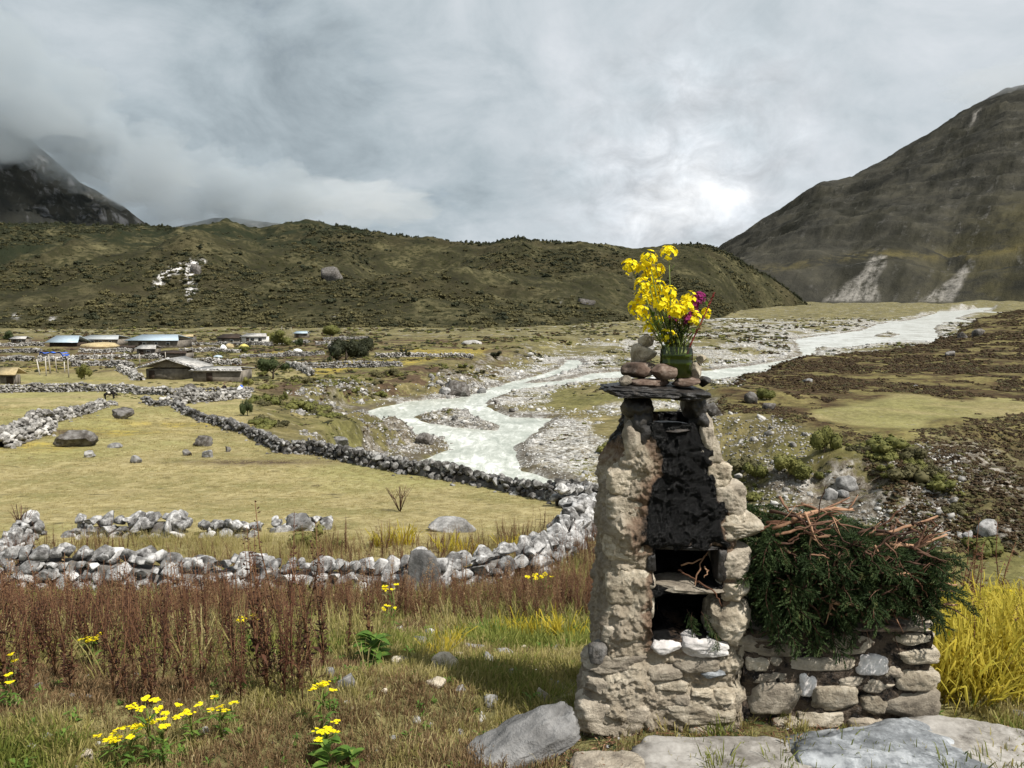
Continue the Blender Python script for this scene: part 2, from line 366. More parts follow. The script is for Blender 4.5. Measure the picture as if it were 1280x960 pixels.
def pts_on(n, fx, seed):
    """n ground points: fx(rs, n) -> x, y"""
    rs = np.random.RandomState(seed); x, y = fx(rs, n); return x, y, terrain(x, y)
# ------------------------------------------------------------------ materials of the land
def pos(g): return g.n('ShaderNodeNewGeometry').outputs['Position']
def attr(g, nm):
    nd = g.n('ShaderNodeAttribute'); nd.attribute_name = nm; s = g.n('ShaderNodeSeparateColor', {0: nd.outputs['Color']}); return s.outputs[0], s.outputs[1], s.outputs[2], nd.outputs['Alpha']
M = {}
def ground_mat():
    m, g = material('ground_cover'); P = pos(g)
    gravel, scarp, heath, field = attr(g, 'c1'); yel, dirt, near, far = attr(g, 'c2')
    n1 = g.noise(P, .35, 8, .70); n2 = g.noise(P, 2.2, 6, .65); n3 = g.noise(P, 14, 5, .7); n0 = g.noise(P, .06, 5, .6); nf = g.noise(P, .03, 8, .7)
    c = g.ramp(n1, [(.25, (.055, .047, .022)), (.45, (.115, .098, .042)), (.62, (.185, .152, .068)), (.8, (.25, .20, .10))])
    c = g.mix(g.m('MULTIPLY', g.ss(n0, .45, .62), .7), c, (.125, .120, .040))
    cf = g.ramp(n2, [(.25, (.19, .155, .070)), (.5, (.29, .24, .115)), (.75, (.37, .315, .165))])
    cf = g.mix(g.m('MULTIPLY', g.ss(n0, .44, .58), .55), cf, (.20, .205, .065)); cf = g.mix(g.m('MULTIPLY', g.ss(n1, .45, .62), .8), cf, (.165, .150, .055)); cf = g.mix(g.m('MULTIPLY', g.ss(g.noise(P, 5, 6, .8), .52, .62), .5), cf, (.44, .385, .22)); cf = g.mix(g.m('MULTIPLY', g.ss(g.noise(P, 6, 6, .8), .46, .38), .5), cf, (.12, .10, .05)); cf = g.mix(g.ss(g.noise(P, 1.1, 3), .6, .72), cf, (.10, .085, .04))
    c = g.mix(field, c, cf)
    # far valley floor: olive scrub, pale stones
    cfar = g.ramp(g.noise(P, .10, 8, .72), [(.3, (.055, .050, .025)), (.5, (.135, .118, .052)), (.7, (.21, .18, .085))])
    cfar = g.mix(g.ss(g.noise(P, .22, 6, .75), .56, .64), cfar, (.30, .285, .26))
    c = g.mix(far, c, cfar); c = g.mix(g.m('MULTIPLY', g.ss(g.noise(P, 1.4, 6, .75), .58, .66), g.m('SUBTRACT', .55, g.m('MULTIPLY', field, .45))), c, (.26, .24, .205))
    ch = g.ramp(g.noise(P, .9, 7, .7), [(.3, (.020, .012, .006)), (.5, (.050, .031, .015)), (.68, (.085, .060, .026)), (.8, (.11, .10, .035))])
    c = g.mix(g.m('MULTIPLY', heath, .75), c, g.ramp(n2, [(.3, (.075, .060, .024)), (.55, (.15, .125, .045)), (.75, (.21, .185, .07))]))
    sepY = g.n('ShaderNodeSeparateXYZ', {0: P}); vil = g.m('MULTIPLY', g.m('MULTIPLY', g.ss(sepY.outputs[1], 78, 92), g.ss(sepY.outputs[1], 300, 240)), g.ss(sepY.outputs[0], 10, -8)); c = g.mix(g.m('MULTIPLY', g.m('MULTIPLY', vil, g.ss(g.noise(P, .12, 6, .7), .50, .56)), g.m('SUBTRACT', 1.0, field)), c, (.075, .050, .030))
    hm = g.m('MULTIPLY', heath, g.ss(g.m('ADD', g.m('MULTIPLY', g.noise(P, .20, 5, .6), .6), g.m('MULTIPLY', n2, .4)), .47, .55)); c = g.mix(hm, c, ch)
    cs = g.ramp(g.noise(P, 1.3, 9, .8), [(.36, (.030, .024, .018)), (.48, (.11, .092, .068)), (.57, (.24, .22, .19)), (.68, (.48, .46, .43))])
    c = g.mix(g.m('MULTIPLY', g.ss(scarp, .02, .3), .75), c, g.ramp(g.noise(P, 1.6, 8, .75), [(.35, (.030, .026, .012)), (.5, (.085, .075, .032)), (.65, (.16, .135, .07))])); sm = g.m('MULTIPLY', g.ss(scarp, .1, .5), g.ss(g.noise(P, .28, 7, .7), .44, .52)); c = g.mix(sm, c, cs)
    cg = g.ramp(g.vor(P, 3.2, out='Color'), [(.1, (.16, .15, .135)), (.5, (.37, .36, .335)), (.9, (.60, .59, .57))])
    cg = g.mix(g.ss(g.noise(P, .5, 5), .62, .5), g.mix(.5, cg, (.20, .17, .12)), cg)
    cg = g.mix(g.ss(g.noise(P, 1.6, 7, .75), .50, .60), cg, (.13, .11, .08)); c = g.mix(g.m('MULTIPLY', gravel, g.ss(g.noise(P, .13, 5, .65), .60, .52)), c, cg)
    mot = g.m('MULTIPLY_ADD', g.ss(g.m('ADD', g.m('MULTIPLY', g.noise(P, 1.1, 9, .8), .6), g.m('MULTIPLY', g.noise(P, .25, 8, .75), .4)), .38, .62), .95, .50); c = g.vm('SCALE', c, g.m('ADD', g.m('MULTIPLY', mot, g.m('SUBTRACT', 1.0, g.m('MULTIPLY', field, .7))), g.m('MULTIPLY', field, .7)))
    c = g.mix(g.m('MULTIPLY', yel, g.ss(n2, .35, .5)), c, g.mix(g.ss(g.noise(P, .8, 6, .7), .42, .60), (.15, .13, .045), (.38, .285, .045)))
    c = g.mix(g.m('MULTIPLY', dirt, g.ss(n2, .3, .55)), c, (.075, .052, .034))
    cn = g.ramp(n3, [(.25, (.06, .052, .025)), (.45, (.14, .125, .05)), (.6, (.22, .20, .085)), (.8, (.32, .29, .17))])
    c = g.mix(g.m('MULTIPLY', near, g.ss(n2, .3, .6)), c, cn)
    c = g.mix(g.m('MULTIPLY', attr(g, 'c3')[0], .8), c, (.075, .062, .045))
    b = g.m('ADD', g.m('MULTIPLY', n3, .3), g.m('ADD', g.m('MULTIPLY', n2, .8), g.m('MULTIPLY', g.vor(P, 3.2), g.m('MULTIPLY', gravel, .7))))
    finish(g, c, .95, g.m('MULTIPLY', b, g.m('SUBTRACT', 1.0, g.m('MULTIPLY', field, .72))), .9, .12, spec=.12); return m
M['ground'] = ground_mat()

# ------------------------------------------------------------------ ground, one sheet to the horizon
th = np.concatenate([np.radians(np.arange(-180, -44, 4.0)), np.radians(np.linspace(-43, 43, 640)), np.radians(np.arange(46, 180, 4.0))])
rr = np.concatenate([[0.02], np.geomspace(.5, 700, 760), np.geomspace(720, 20000, 46)])
TH, RR = np.meshgrid(th, rr); GX = (RR * np.sin(TH)).ravel(); GY = (RR * np.cos(TH)).ravel()
GZ, ws, sl, tl, sr, tr = terrain(GX, GY, True)
inT = sst(sl / 1.5 + .5); inR = sst(sr / 2 + .5)
rad = np.hypot(GX, GY)
field = inT * sst((GY - 13.5) / 2) * (1 - sst((GY - 70) / 30)) + inT * sst((GY - 78) / 8) * (1 - sst((GY - 120) / 20)) * sst((-GX - 25) / 10) * .8
field = np.clip(field, 0, 1)
meadow = poly_sd([on(a, b, zq) for a, b in ((1010, 512), (1060, 505), (1110, 492), (1180, 497), (1320, 500), (1330, 512), (1200, 520), (1140, 532), (1060, 530), (1000, 522))], GX, GY)[0]
meadow = sst(meadow / 2 + .5 + vn(GX * .2, GY * .2, 0, 3))
field = np.maximum(field, meadow * .55)
slopeR = np.clip(4 * tr * (1 - tr), 0, 1) * (sr < 2) * (GY < 140); slopeL = np.clip(4 * tl * (1 - tl), 0, 1) * (sl < 1) * (GY < 200) * (GY > 20)
gravel = sst((ws + 4.0 * np.clip(rad / 90, .6, 2.2) + 2.5 * fbm(GX * .15, GY * .15, 0, 3, 71)) / 3) * (tl < .25) * (tr < .3)
bedm = (tl < .15) & (tr < .15)
gravel = np.maximum(gravel, bedm * sst((fbm(GX * .07, GY * .05, 0, 4, 72) + .02) / .3) * .85 * (GY < 480))
heath = inR * (GY < 500) * (1 - meadow) + slopeR * sst((GX - 22 + 5 * vn(GX * .1, GY * .1, 0, 5)) / 8)
heath = np.clip(heath, 0, 1)
scarp = np.clip(slopeR * sst((fbm(GX * .09, GY * .09, 0, 3, 73) + .35) / .5) * (1 - .8 * sst((GX - 30) / 6)) + .45 * slopeL * sst((fbm(GX * .2, GY * .2, 0, 3, 74) + .1) / .4), 0, 1)
ydist = poly_sd([on(a, b, ztl) for a, b in ((395, 469), (440, 462), (520, 455), (560, 445), (600, 442), (610, 436), (500, 436), (520, 446), (430, 452), (380, 459))], GX, GY)[0]
yel = sst(ydist / 3 + .6) * .8
for a, b, rx, ry in ((150, 545, 3.5, 1.6), (235, 535, 5, 1.8), (20, 565, 3, 2), (120, 478, 8, 2), (370, 440, 10, 6), (60, 462, 5, 3)):
    x0, y0 = on(a, b, ztl); yel = np.maximum(yel, .75 * np.exp(-((GX - x0) / rx) ** 2 - ((GY - y0) / ry) ** 2))
dirt = np.zeros_like(GX)
for a, b, rx, ry in ((320, 583, 3.4, .8), (90, 548, 2, 1.2)):
    x0, y0 = on(a, b, ztl); dirt = np.maximum(dirt, 1.2 * np.exp(-((GX - x0) / rx) ** 2 - ((GY - y0) / ry) ** 2))
near = 1 - sst((rad - 6) / 4); wet = np.exp(-((ws + .5) / .7) ** 2) * (rad > 30)
far = sst((GY - 150) / 80) * (1 - inT * (GY < 260)) * (1 - heath)
F = gridF(len(rr), len(th), True)
me = mesh_np('ground', np.stack([GX, GY, GZ], 1), F, True, {'c1': np.stack([gravel, scarp, heath, field], 1), 'c2': np.stack([yel, np.clip(dirt, 0, 1), near, far], 1), 'c3': np.stack([wet, wet, wet, wet], 1)})
tag(link('ground', me, M['ground']), 'sloping alpine ground of straw grass, heath and gravel', None, None, 'structure')

# ------------------------------------------------------------------ river
def river_mat():
    m, g = material('glacial_water'); P = pos(g)
    n = g.noise(g.map(P, rot=(0, 0, .5), scale=(1, .35, 1)), 1.1, 8, .75, .8); n2 = g.noise(P, .13, 3)
    wf = g.m('ADD', g.m('MULTIPLY', n, .75), g.m('MULTIPLY', n2, .35))
    c = g.ramp(wf, [(.34, (.19, .205, .17)), (.46, (.31, .33, .28)), (.56, (.44, .455, .40)), (.66, (.70, .71, .66))])
    sy = g.n('ShaderNodeSeparateXYZ', {0: P}).outputs[1]
    c = g.mix(g.m('MULTIPLY', g.ss(sy, 170, 280), g.ss(n, .35, .55)), c, g.mix(g.ss(g.noise(g.map(P, scale=(.5, 1, 1)), .22, 8, .75), .50, .58), (.60, .605, .58), (.30, .285, .25)))
    finish(g, c, .28, g.noise(g.map(P, scale=(1, .6, 1)), 2.6, 5, .7), .35, .12, spec=.35); return m
ys = np.geomspace(12, 900, 260); us = np.linspace(-1, 1, 120)
Y, U = np.meshgrid(ys, us, indexing='ij'); X = U * (Y * .9 + 10)
Z = zr(Y) - .05 + .05 * fbm(X * .25, Y * .25, 0, 3, 9)
link('river', mesh_np('river', np.stack([X.ravel(), Y.ravel(), Z.ravel()], 1), gridF(260, 120), True), river_mat()); tag(bpy.data.objects['river'], 'milky pale green glacial river braiding through gravel', None, None, 'structure')

# ------------------------------------------------------------------ hills and mountains
def crest(pts):
    pts = np.array(pts, float); u = (pts[:, 0] - 640) / 960
    return u, pts[:, 1]
def zcrest(py, Y):
    b = (480 - py) / 960; return Y * (-SP + b * CP) / (CP + b * SP)
def hill(name, pts, yc, yb, u0, u1, nu, nt, shape, lump, label, mat, tmax=1.35, attrf=None, tmin=-.06, zfoot=None):
    cu, cpy = crest(pts); u = np.linspace(u0, u1, nu); t = np.linspace(tmin, tmax, nt)
    U, T = np.meshgrid(u, t); py = np.interp(U, cu, cpy)
    Yc = np.interp(U, *yc); Yb = np.interp(U, *yb); Y = Yb + (Yc - Yb) * T
    zc_ = zcrest(py, Yc) * np.where(True, 1, 1); zb = (zr(Yb) if zfoot is None else zfoot(U, Yb))
    f = shape(np.clip(T, 0, 1), U); f = np.where(T > 1, 1 - (T - 1) ** 1.4 * 1.1, f)
    Z = zb + (zc_ - zb) * f + np.where(T < 0, T * 60, 0)
    # what the crest outline is must stay what it is: less relief exactly on it
    X = U * Y; Z = Z + lump(X, Y, T, U)
    at_ = attrf(X, Y, T, U, Z) if attrf else None
    me = mesh_np(name, np.stack([X.ravel(), Y.ravel(), Z.ravel()], 1), gridF(nt, nu), True, at_)
    o = tag(link(name, me, mat), label, None, None, 'structure'); return X, Y, Z, T, U

m, g = material('scrub_hill'); P = pos(g); c1 = attr(g, 'c1')
n = g.noise(P, .035, 8, .68); n2 = g.noise(P, .25, 6, .7); n3 = g.noise(P, .008, 4, .55)
c = g.ramp(n, [(.34, (.016, .016, .010)), (.47, (.040, .037, .020)), (.57, (.078, .070, .036)), (.72, (.135, .12, .062))])
c = g.mix(g.ss(n2, .55, .42), c, (.030, .030, .014)); c = g.mix(g.m('MULTIPLY', g.ss(n3, .50, .62), .4), c, (.050, .040, .022))
c = g.mix(g.m('MULTIPLY', c1[1], g.ss(n, .62, .4)), c, (.020, .024, .013))
sc_ = g.m('MULTIPLY', c1[0], g.ss(g.noise(P, .12, 6, .7), .42, .52)); c = g.mix(sc_, c, g.mix(g.ss(n2, .42, .52), (.16, .15, .14), (.62, .60, .58)))
finish(g, c, 1.0, g.m('ADD', n2, n), .9, 2.0, spec=.05); M['hill'] = m
RC = [(-700, 320), (-400, 300), (-200, 287), (0, 282), (60, 279), (130, 282), (180, 281), (240, 284), (330, 291), (360, 286), (400, 282), (440, 285), (500, 294), (560, 302), (600, 303), (650, 296), (700, 304),
      (750, 310), (780, 316), (800, 317), (830, 310), (860, 307), (880, 306), (900, 314), (930, 330), (960, 347), (985, 364), (1002, 378), (1030, 396), (1080, 420)]
RYC = ([-1.4, .30, .40, .5], [900, 900, 980, 1100]); RYB = ([-1.4, -.7, -.35, 0, .08, .17, .27, .32, .38, .45], [330, 330, 340, 345, 380, 440, 540, 760, 950, 1080])
def rl(X, Y, T, U):
    w = np.clip(T * 4, 0, 1) * (1 - .85 * np.exp(-((T - 1) / .07) ** 2)); edge = sst((.385 - U) / .12)
    big_ = 9 * fbm(X * .0075, Y * .0075, 0, 2, 101); gul = -10 * np.abs(vn(X * .011 + .3 * vn(X * .02, Y * .02), Y * .005, 0, 103)) + 4
    return (w * (big_ + gul + 4.0 * fbm(X * .028, Y * .028, 0, 4, 102)) + np.clip(T * 4, 0, 1) * 1.6 * fbm(X * .08, Y * .08, 0, 3, 107)) * edge
def ra(X, Y, T, U, Z):
    d = Y * CP - Z * SP; px = 640 + 960 * X / d; py = 480 - 960 * (Z * CP + Y * SP) / d
    s = np.zeros_like(X)
    for P_ in ([(190, 352), (205, 338), (232, 328), (256, 325), (258, 330), (236, 334), (215, 342), (205, 352), (200, 358)], [(228, 330), (246, 330), (240, 348), (247, 360), (238, 374), (230, 364), (236, 355), (226, 345)]):
        s = np.maximum(s, sst(poly_sd(P_, px, py)[0] / 2.5 + .7))
    for a, b, r_ in ((517, 412, 7), (20, 395, 4), (65, 398, 4), (535, 415, 4), (420, 395, 3), (700, 375, 2)): s = np.maximum(s, np.exp(-((px - a) / r_) ** 2 - ((py - b) / 2.5) ** 2))
    dk = sst((fbm(X * .004, Y * .004, 0, 3, 105) + T * 1.5 - 1.0 + .5 * sst((-U - .2) / .4)) / .5)
    return {'c1': np.stack([s, dk, T * 0, T * 0 + 1], -1).reshape(-1, 4)}
RX, RY_, RZ, RT, RU = hill('hills', RC, RYC, RYB, -1.15, .44, 520, 170, lambda T, U: .30 * np.sin(T * math.pi / 2) + .70 * T ** 1.15 + .035 * np.sin(T * 11 + U * 7) * T * (1 - T) * 4, rl, 'scrub covered moraine ridge across the valley', M['hill'], attrf=ra)

m, g = material('mountain_slope'); P = pos(g); c1 = attr(g, 'c1')
Q = g.map(g.map(P, rot=(0, 0, R_(38))), scale=(1, .18, .18))       # streaks run down the fall line
n = g.noise(Q, .045, 9, .66, .5); n2 = g.noise(P, .012, 7, .65); n3 = g.noise(Q, .012, 6, .6); n4 = g.noise(P, .08, 6, .75)
c = g.ramp(n2, [(.3, (.022, .022, .019)), (.5, (.044, .042, .034)), (.7, (.072, .067, .050))])  # low albedo throughout: cloud shade on the slope is put into the colour
c = g.mix(g.m('MULTIPLY', g.m('MULTIPLY', c1[1], .7), g.ss(n2, .35, .6)), c, (.070, .062, .030))
c = g.mix(g.m('MULTIPLY', g.ss(n3, .50, .60), .55), c, (.016, .016, .011))
c = g.mix(g.m('MULTIPLY', g.m('MULTIPLY', g.ss(n, .54, .68), g.ss(n4, .45, .6)), .6), c, (.12, .115, .105))
c = g.mix(g.m('MULTIPLY', c1[0], g.ss(g.m('ADD', g.m('MULTIPLY', n, .6), g.m('MULTIPLY', n4, .4)), .40, .64)), c, (.30, .28, .25)); c = g.mix(g.m('MULTIPLY', c1[2], g.m('MULTIPLY', g.ss(g.noise(P, .012, 7, .7), .42, .6), .75)), c, (.12, .10, .042))
finish(g, c, 1.0, g.m('ADD', n, n4), .8, 6.0, spec=.05); M['mtn'] = m
MC = [(860, 345), (900, 304), (930, 285), (960, 267), (1010, 229), (1022, 223), (1055, 218), (1100, 194), (1150, 163), (1200, 131), (1240, 109), (1272, 101), (1330, 96), (1420, 110), (1600, 150), (1900, 260)]
def ml(X, Y, T, U):
    q = (X * math.cos(R_(-38)) - Y * math.sin(R_(-38))); s = (X * math.sin(R_(-38)) + Y * math.cos(R_(-38)))
    w = np.clip(T * 3, 0, 1) * (1 - .8 * np.exp(-((T - 1) / .10) ** 2))
    return w * (-46 * np.abs(vn(q * .0045, s * .0006, 0, 111)) + 14 - 22 * np.abs(vn(q * .012, s * .0015, 0, 112)) + 8 * fbm(q * .02, s * .008, 0, 5, 113, .6) - 6 * np.abs(vn(q * .028, s * .006, 0, 117))) + 3 * fbm(X * .03, Y * .03, 0, 3, 114) * np.clip(T * 8, 0, 1)
def ma(X, Y, T, U, Z):
    d = Y * CP - Z * SP; px = 640 + 960 * X / d; py = 480 - 960 * (Z * CP + Y * SP) / d; s = np.zeros_like(X)
    for P_ in ([(1030, 376), (1045, 362), (1075, 345), (1090, 322), (1108, 320), (1106, 334), (1094, 350), (1100, 376)], [(1150, 376), (1185, 352), (1205, 335), (1212, 340), (1200, 360), (1190, 376)], [(1218, 140), (1226, 136), (1222, 150), (1214, 156)]):
        s = np.maximum(s, sst(poly_sd(P_, px, py)[0] / 5 + .6))
    gr = sst((px - 1080) / 180) * sst((py - 215 - (1280 - px) * .42) / 60); b = np.exp(-((py - np.interp(px, [950, 1000, 1100, 1190, 1280, 1400], [338, 330, 316, 322, 310, 300])) / 4.5) ** 2)
    return {'c1': np.stack([np.clip(s + .25 * vn(X * .03, Y * .03, 0, 4) * (s > .02), 0, 1), np.clip(gr, 0, 1), b, T * 0 + 1], -1).reshape(-1, 4)}
def msh(T, U):
    k = np.interp(U, [.2, .36, .48, .56, .67, .9], [.30, .19, .155, .075, .085, .07])
    k = k * .95; steep = sst(T / .09) * k; return steep + (1 - k) * np.clip((T - .12) / .88, 0, 1) ** .92
hill('mountain', MC, ([.2, .67, 1.3], [2500, 3200, 3400]), ([.2, .4, .67, 1.3], [1350, 1330, 1150, 900]), .22, 1.35, 420, 260, msh, ml, 'bare mountainside rising on the right, cloud shade painted dark', M['mtn'], tmax=1.3, attrf=ma)

m, g = material('cloudy_mountain'); P = pos(g)
Q = g.map(g.map(P, rot=(0, 0, R_(-30))), scale=(1, .3, .12)); n = g.noise(Q, .02, 8, .66, .6); n2 = g.noise(P, .006, 7, .65)
c = g.ramp(n2, [(.3, (.018, .020, .020)), (.6, (.038, .038, .032))]); c = g.mix(g.m('MULTIPLY', g.ss(n, .50, .60), g.ss(n2, .45, .66)), c, (.15, .15, .155))
finish(g, c, 1.0, g.m('ADD', n, n2), .8, 8.0, spec=.05); M['far'] = m
LC = [(-900, -150), (-300, -60), (-100, 40), (0, 120), (60, 180), (110, 228), (150, 249), (172, 264), (192, 280), (240, 312), (300, 345)]
def ll(X, Y, T, U): return np.clip(T * 3, 0, 1) * (1 - .85 * np.exp(-((T - 1) / .08) ** 2)) * (-150 * np.abs(vn(X * .0022, Y * .0006, 0, 121)) + 40 + 50 * fbm(X * .006, Y * .004, 0, 5, 122))
hill('mountain', LC, ([-1.6, -.3], [4600, 4600]), ([-1.6, -.3], [2700, 3000]), -1.6, -.34, 360, 200, lambda T, U: T ** 1.1, ll, 'dark rocky mountain on the left with its top in cloud', M['far'], tmax=1.2)
LC2 = [(60, 335), (150, 308), (200, 288), (232, 280), (262, 274), (300, 270), (345, 277), (400, 288), (450, 300), (520, 330)]
hill('mountain', LC2, ([-1.6, 0], [6400, 6400]), ([-1.6, 0], [5000, 5000]), -.62, -.1, 240, 80, lambda T, U: T, lambda X, Y, T, U: 40 * fbm(X * .004, Y * .004, 0, 4, 131) * np.clip(T * 3, 0, 1) * (1 - .7 * np.exp(-((T - 1) / .08) ** 2)), 'faint far mountain in cloud behind the ridge', M['far'], tmax=1.2)
# ------------------------------------------------------------------ materials of things
def objrand(g): return g.n('ShaderNodeObjectInfo').outputs['Random']
def ocoord(g): return g.n('ShaderNodeTexCoord').outputs['Object']
def rock_mat(name, dark, mid, light, scale=6.0, bs=.8, lich=.5, rough=.9, spec=.2, bd=.02, world=True):
    m, g = material(name); P = pos(g) if world else ocoord(g); r = objrand(g)
    P = g.vm('ADD', P, g.n('ShaderNodeCombineXYZ', {0: g.m('MULTIPLY', r, 7.0)}).outputs[0])
    n = g.noise(P, scale, 8, .68); n2 = g.noise(P, scale * .35, 5, .6); n3 = g.noise(P, scale * 5, 6, .75)
    c = g.ramp(g.m('ADD', g.m('MULTIPLY', n, .7), g.m('MULTIPLY', n3, .3)), [(.34, dark), (.5, mid), (.66, light)])
    c = g.mix(g.m('MULTIPLY', g.ss(n2, .52, .62), lich), c, light); c = g.mix(g.m('MULTIPLY', g.ss(n2, .46, .36), lich), c, dark)
    v_ = g.m('MULTIPLY_ADD', r, .5, .75); c = g.vm('SCALE', c, v_)
    finish(g, c, rough, g.m('ADD', g.m('MULTIPLY', n, 1.0), g.m('MULTIPLY', n3, .5)), bs, bd, spec=spec); return m
M['wallstone'] = rock_mat('lichened_granite', (.035, .032, .030), (.21, .205, .20), (.56, .55, .54), 9, .7, .75)
M['wallfar'] = rock_mat('lichened_granite_far', (.04, .036, .03), (.20, .19, .175), (.50, .48, .45), 3.2, .7, .8, bd=.06)
M['wallshade'] = rock_mat('shaded_lichened_granite', (.022, .020, .018), (.085, .08, .074), (.40, .39, .375), 4, .7, .7, bd=.05)  # darker granite copy: shade on the long wall's near face put into colour
M['boulder'] = rock_mat('grey_boulder', (.05, .048, .045), (.20, .195, .19), (.42, .41, .40), 3, .7, .5, bd=.05)
M['darkrock'] = rock_mat('dark_boulder', (.025, .022, .02), (.085, .075, .065), (.26, .25, .24), 2.5, .8, .4, bd=.06)
M['slab'] = rock_mat('blue_grey_slab', (.06, .065, .07), (.17, .18, .19), (.38, .395, .41), 14, .5, .55, bd=.008)
M['slabwarm'] = rock_mat('beige_slab', (.09, .08, .07), (.25, .232, .208), (.42, .40, .375), 12, .5, .4, bd=.008)
M['sand'] = rock_mat('warm_schist', (.15, .12, .085), (.43, .37, .28), (.68, .61, .50), 16, 1.0, .45, bd=.022)
M['taupe'] = rock_mat('taupe_schist', (.12, .10, .08), (.32, .275, .215), (.53, .47, .38), 13, 1.0, .35, bd=.022)
M['brownst'] = rock_mat('brown_flat_stone', (.05, .030, .022), (.15, .105, .08), (.34, .28, .235), 20, .6, .4, bd=.006)
M['quartz'] = rock_mat('pale_quartz', (.30, .28, .27), (.55, .52, .50), (.75, .73, .72), 22, .6, .4, bd=.006)
M['sootst'] = rock_mat('sooty_stone', (.005, .0045, .004), (.014, .012, .011), (.060, .048, .038), 14, .8, .3, .5, .5, bd=.01)
M['gravelst'] = rock_mat('river_stone', (.10, .095, .085), (.34, .33, .31), (.60, .59, .57), 2.0, .3, .5, bd=.05)

def leafmat(name, a, b, c=None, tr=.35, rough=.7, top=None, nsc=40):
    m, g = material(name); r = objrand(g); n = g.noise(pos(g), nsc, 3, .6)
    st = [(0.0, a), (.5, tuple((x + y) / 2 for x, y in zip(a, b))), (1.0, b)]
    cc = g.ramp(g.m('ADD', g.m('MULTIPLY', r, .55), g.m('MULTIPLY', g.ss(n, .3, .7), .45)), st)
    if c is not None: cc = g.mix(g.ss(n, .60, .70), cc, c)
    if top is not None: cc = g.mix(g.ss(g.n('ShaderNodeSeparateXYZ', {0: ocoord(g)}).outputs[2], top[0], top[1]), cc, top[2])
    finish(g, cc, rough, spec=.2, transl=tr); return m
M['grass'] = leafmat('dry_green_grass', (.16, .155, .04), (.46, .39, .15), (.24, .15, .07), .4)
M['straw'] = leafmat('straw_grass', (.24, .20, .08), (.44, .37, .18), None, .3)
M['iris'] = leafmat('yellow_blades', (.42, .36, .04), (.62, .47, .06), (.26, .34, .04), .5, nsc=25)
M['irisright'] = leafmat('golden_blades', (.42, .37, .05), (.62, .50, .08), (.40, .42, .06), .5, nsc=14)
M['dock'] = leafmat('dried_dock', (.030, .014, .009), (.115, .048, .026), (.22, .13, .065), .25)
M['dockstem'] = leafmat('dock_stem', (.08, .030, .018), (.22, .12, .06), None, .1)
M['green'] = leafmat('green_leaves', (.07, .15, .025), (.17, .27, .05), (.30, .34, .07), .4)
M['stemgreen'] = leafmat('green_stems', (.16, .20, .04), (.22, .26, .07), None, .3)
M['yellow'] = leafmat('yellow_petals', (.84, .68, .008), (.92, .80, .02), None, .35)
M['magenta'] = leafmat('magenta_petals', (.20, .012, .10), (.30, .03, .16), None, .35)
M['redspike'] = leafmat('red_seed_spike', (.16, .015, .02), (.26, .03, .03), None, .3)
M['shrub'] = leafmat('olive_shrub', (.034, .034, .015), (.135, .118, .050), None, .15, nsc=.25)
M['shrubdark'] = leafmat('dark_shrub', (.014, .018, .008), (.044, .046, .020), None, .1, nsc=.5)
M['bush'] = leafmat('green_bush', (.09, .10, .026), (.20, .19, .058), None, .25, nsc=2)
M['bushdark'] = leafmat('dark_bush', (.020, .030, .011), (.055, .07, .024), None, .15, nsc=2)
M['heathm'] = leafmat('brown_heath', (.030, .018, .009), (.095, .062, .028), (.12, .105, .04), .1, nsc=.6)
M['juniper'] = leafmat('juniper_needles', (.018, .034, .011), (.055, .085, .026), (.12, .13, .045), .25, nsc=18)
def barkmat(name, a, b, sc=30, bs=.5):
    m, g = material(name); P = ocoord(g); n = g.noise(P, sc, 6, .7); r = objrand(g)
    c = g.mix(g.ss(g.m('ADD', g.m('MULTIPLY', n, .6), g.m('MULTIPLY', r, .4)), .3, .7), a, b)
    finish(g, c, .8, n, bs, .004, spec=.2); return m
M['twig'] = barkmat('peeled_juniper_bark', (.09, .042, .024), (.35, .205, .125))
M['twigdark'] = barkmat('dark_juniper_bark', (.035, .018, .012), (.13, .07, .045))
M['trunk'] = barkmat('tree_bark', (.05, .04, .03), (.14, .11, .085), 6)
M['wood'] = barkmat('weathered_pole', (.30, .27, .22), (.50, .47, .42), 10)

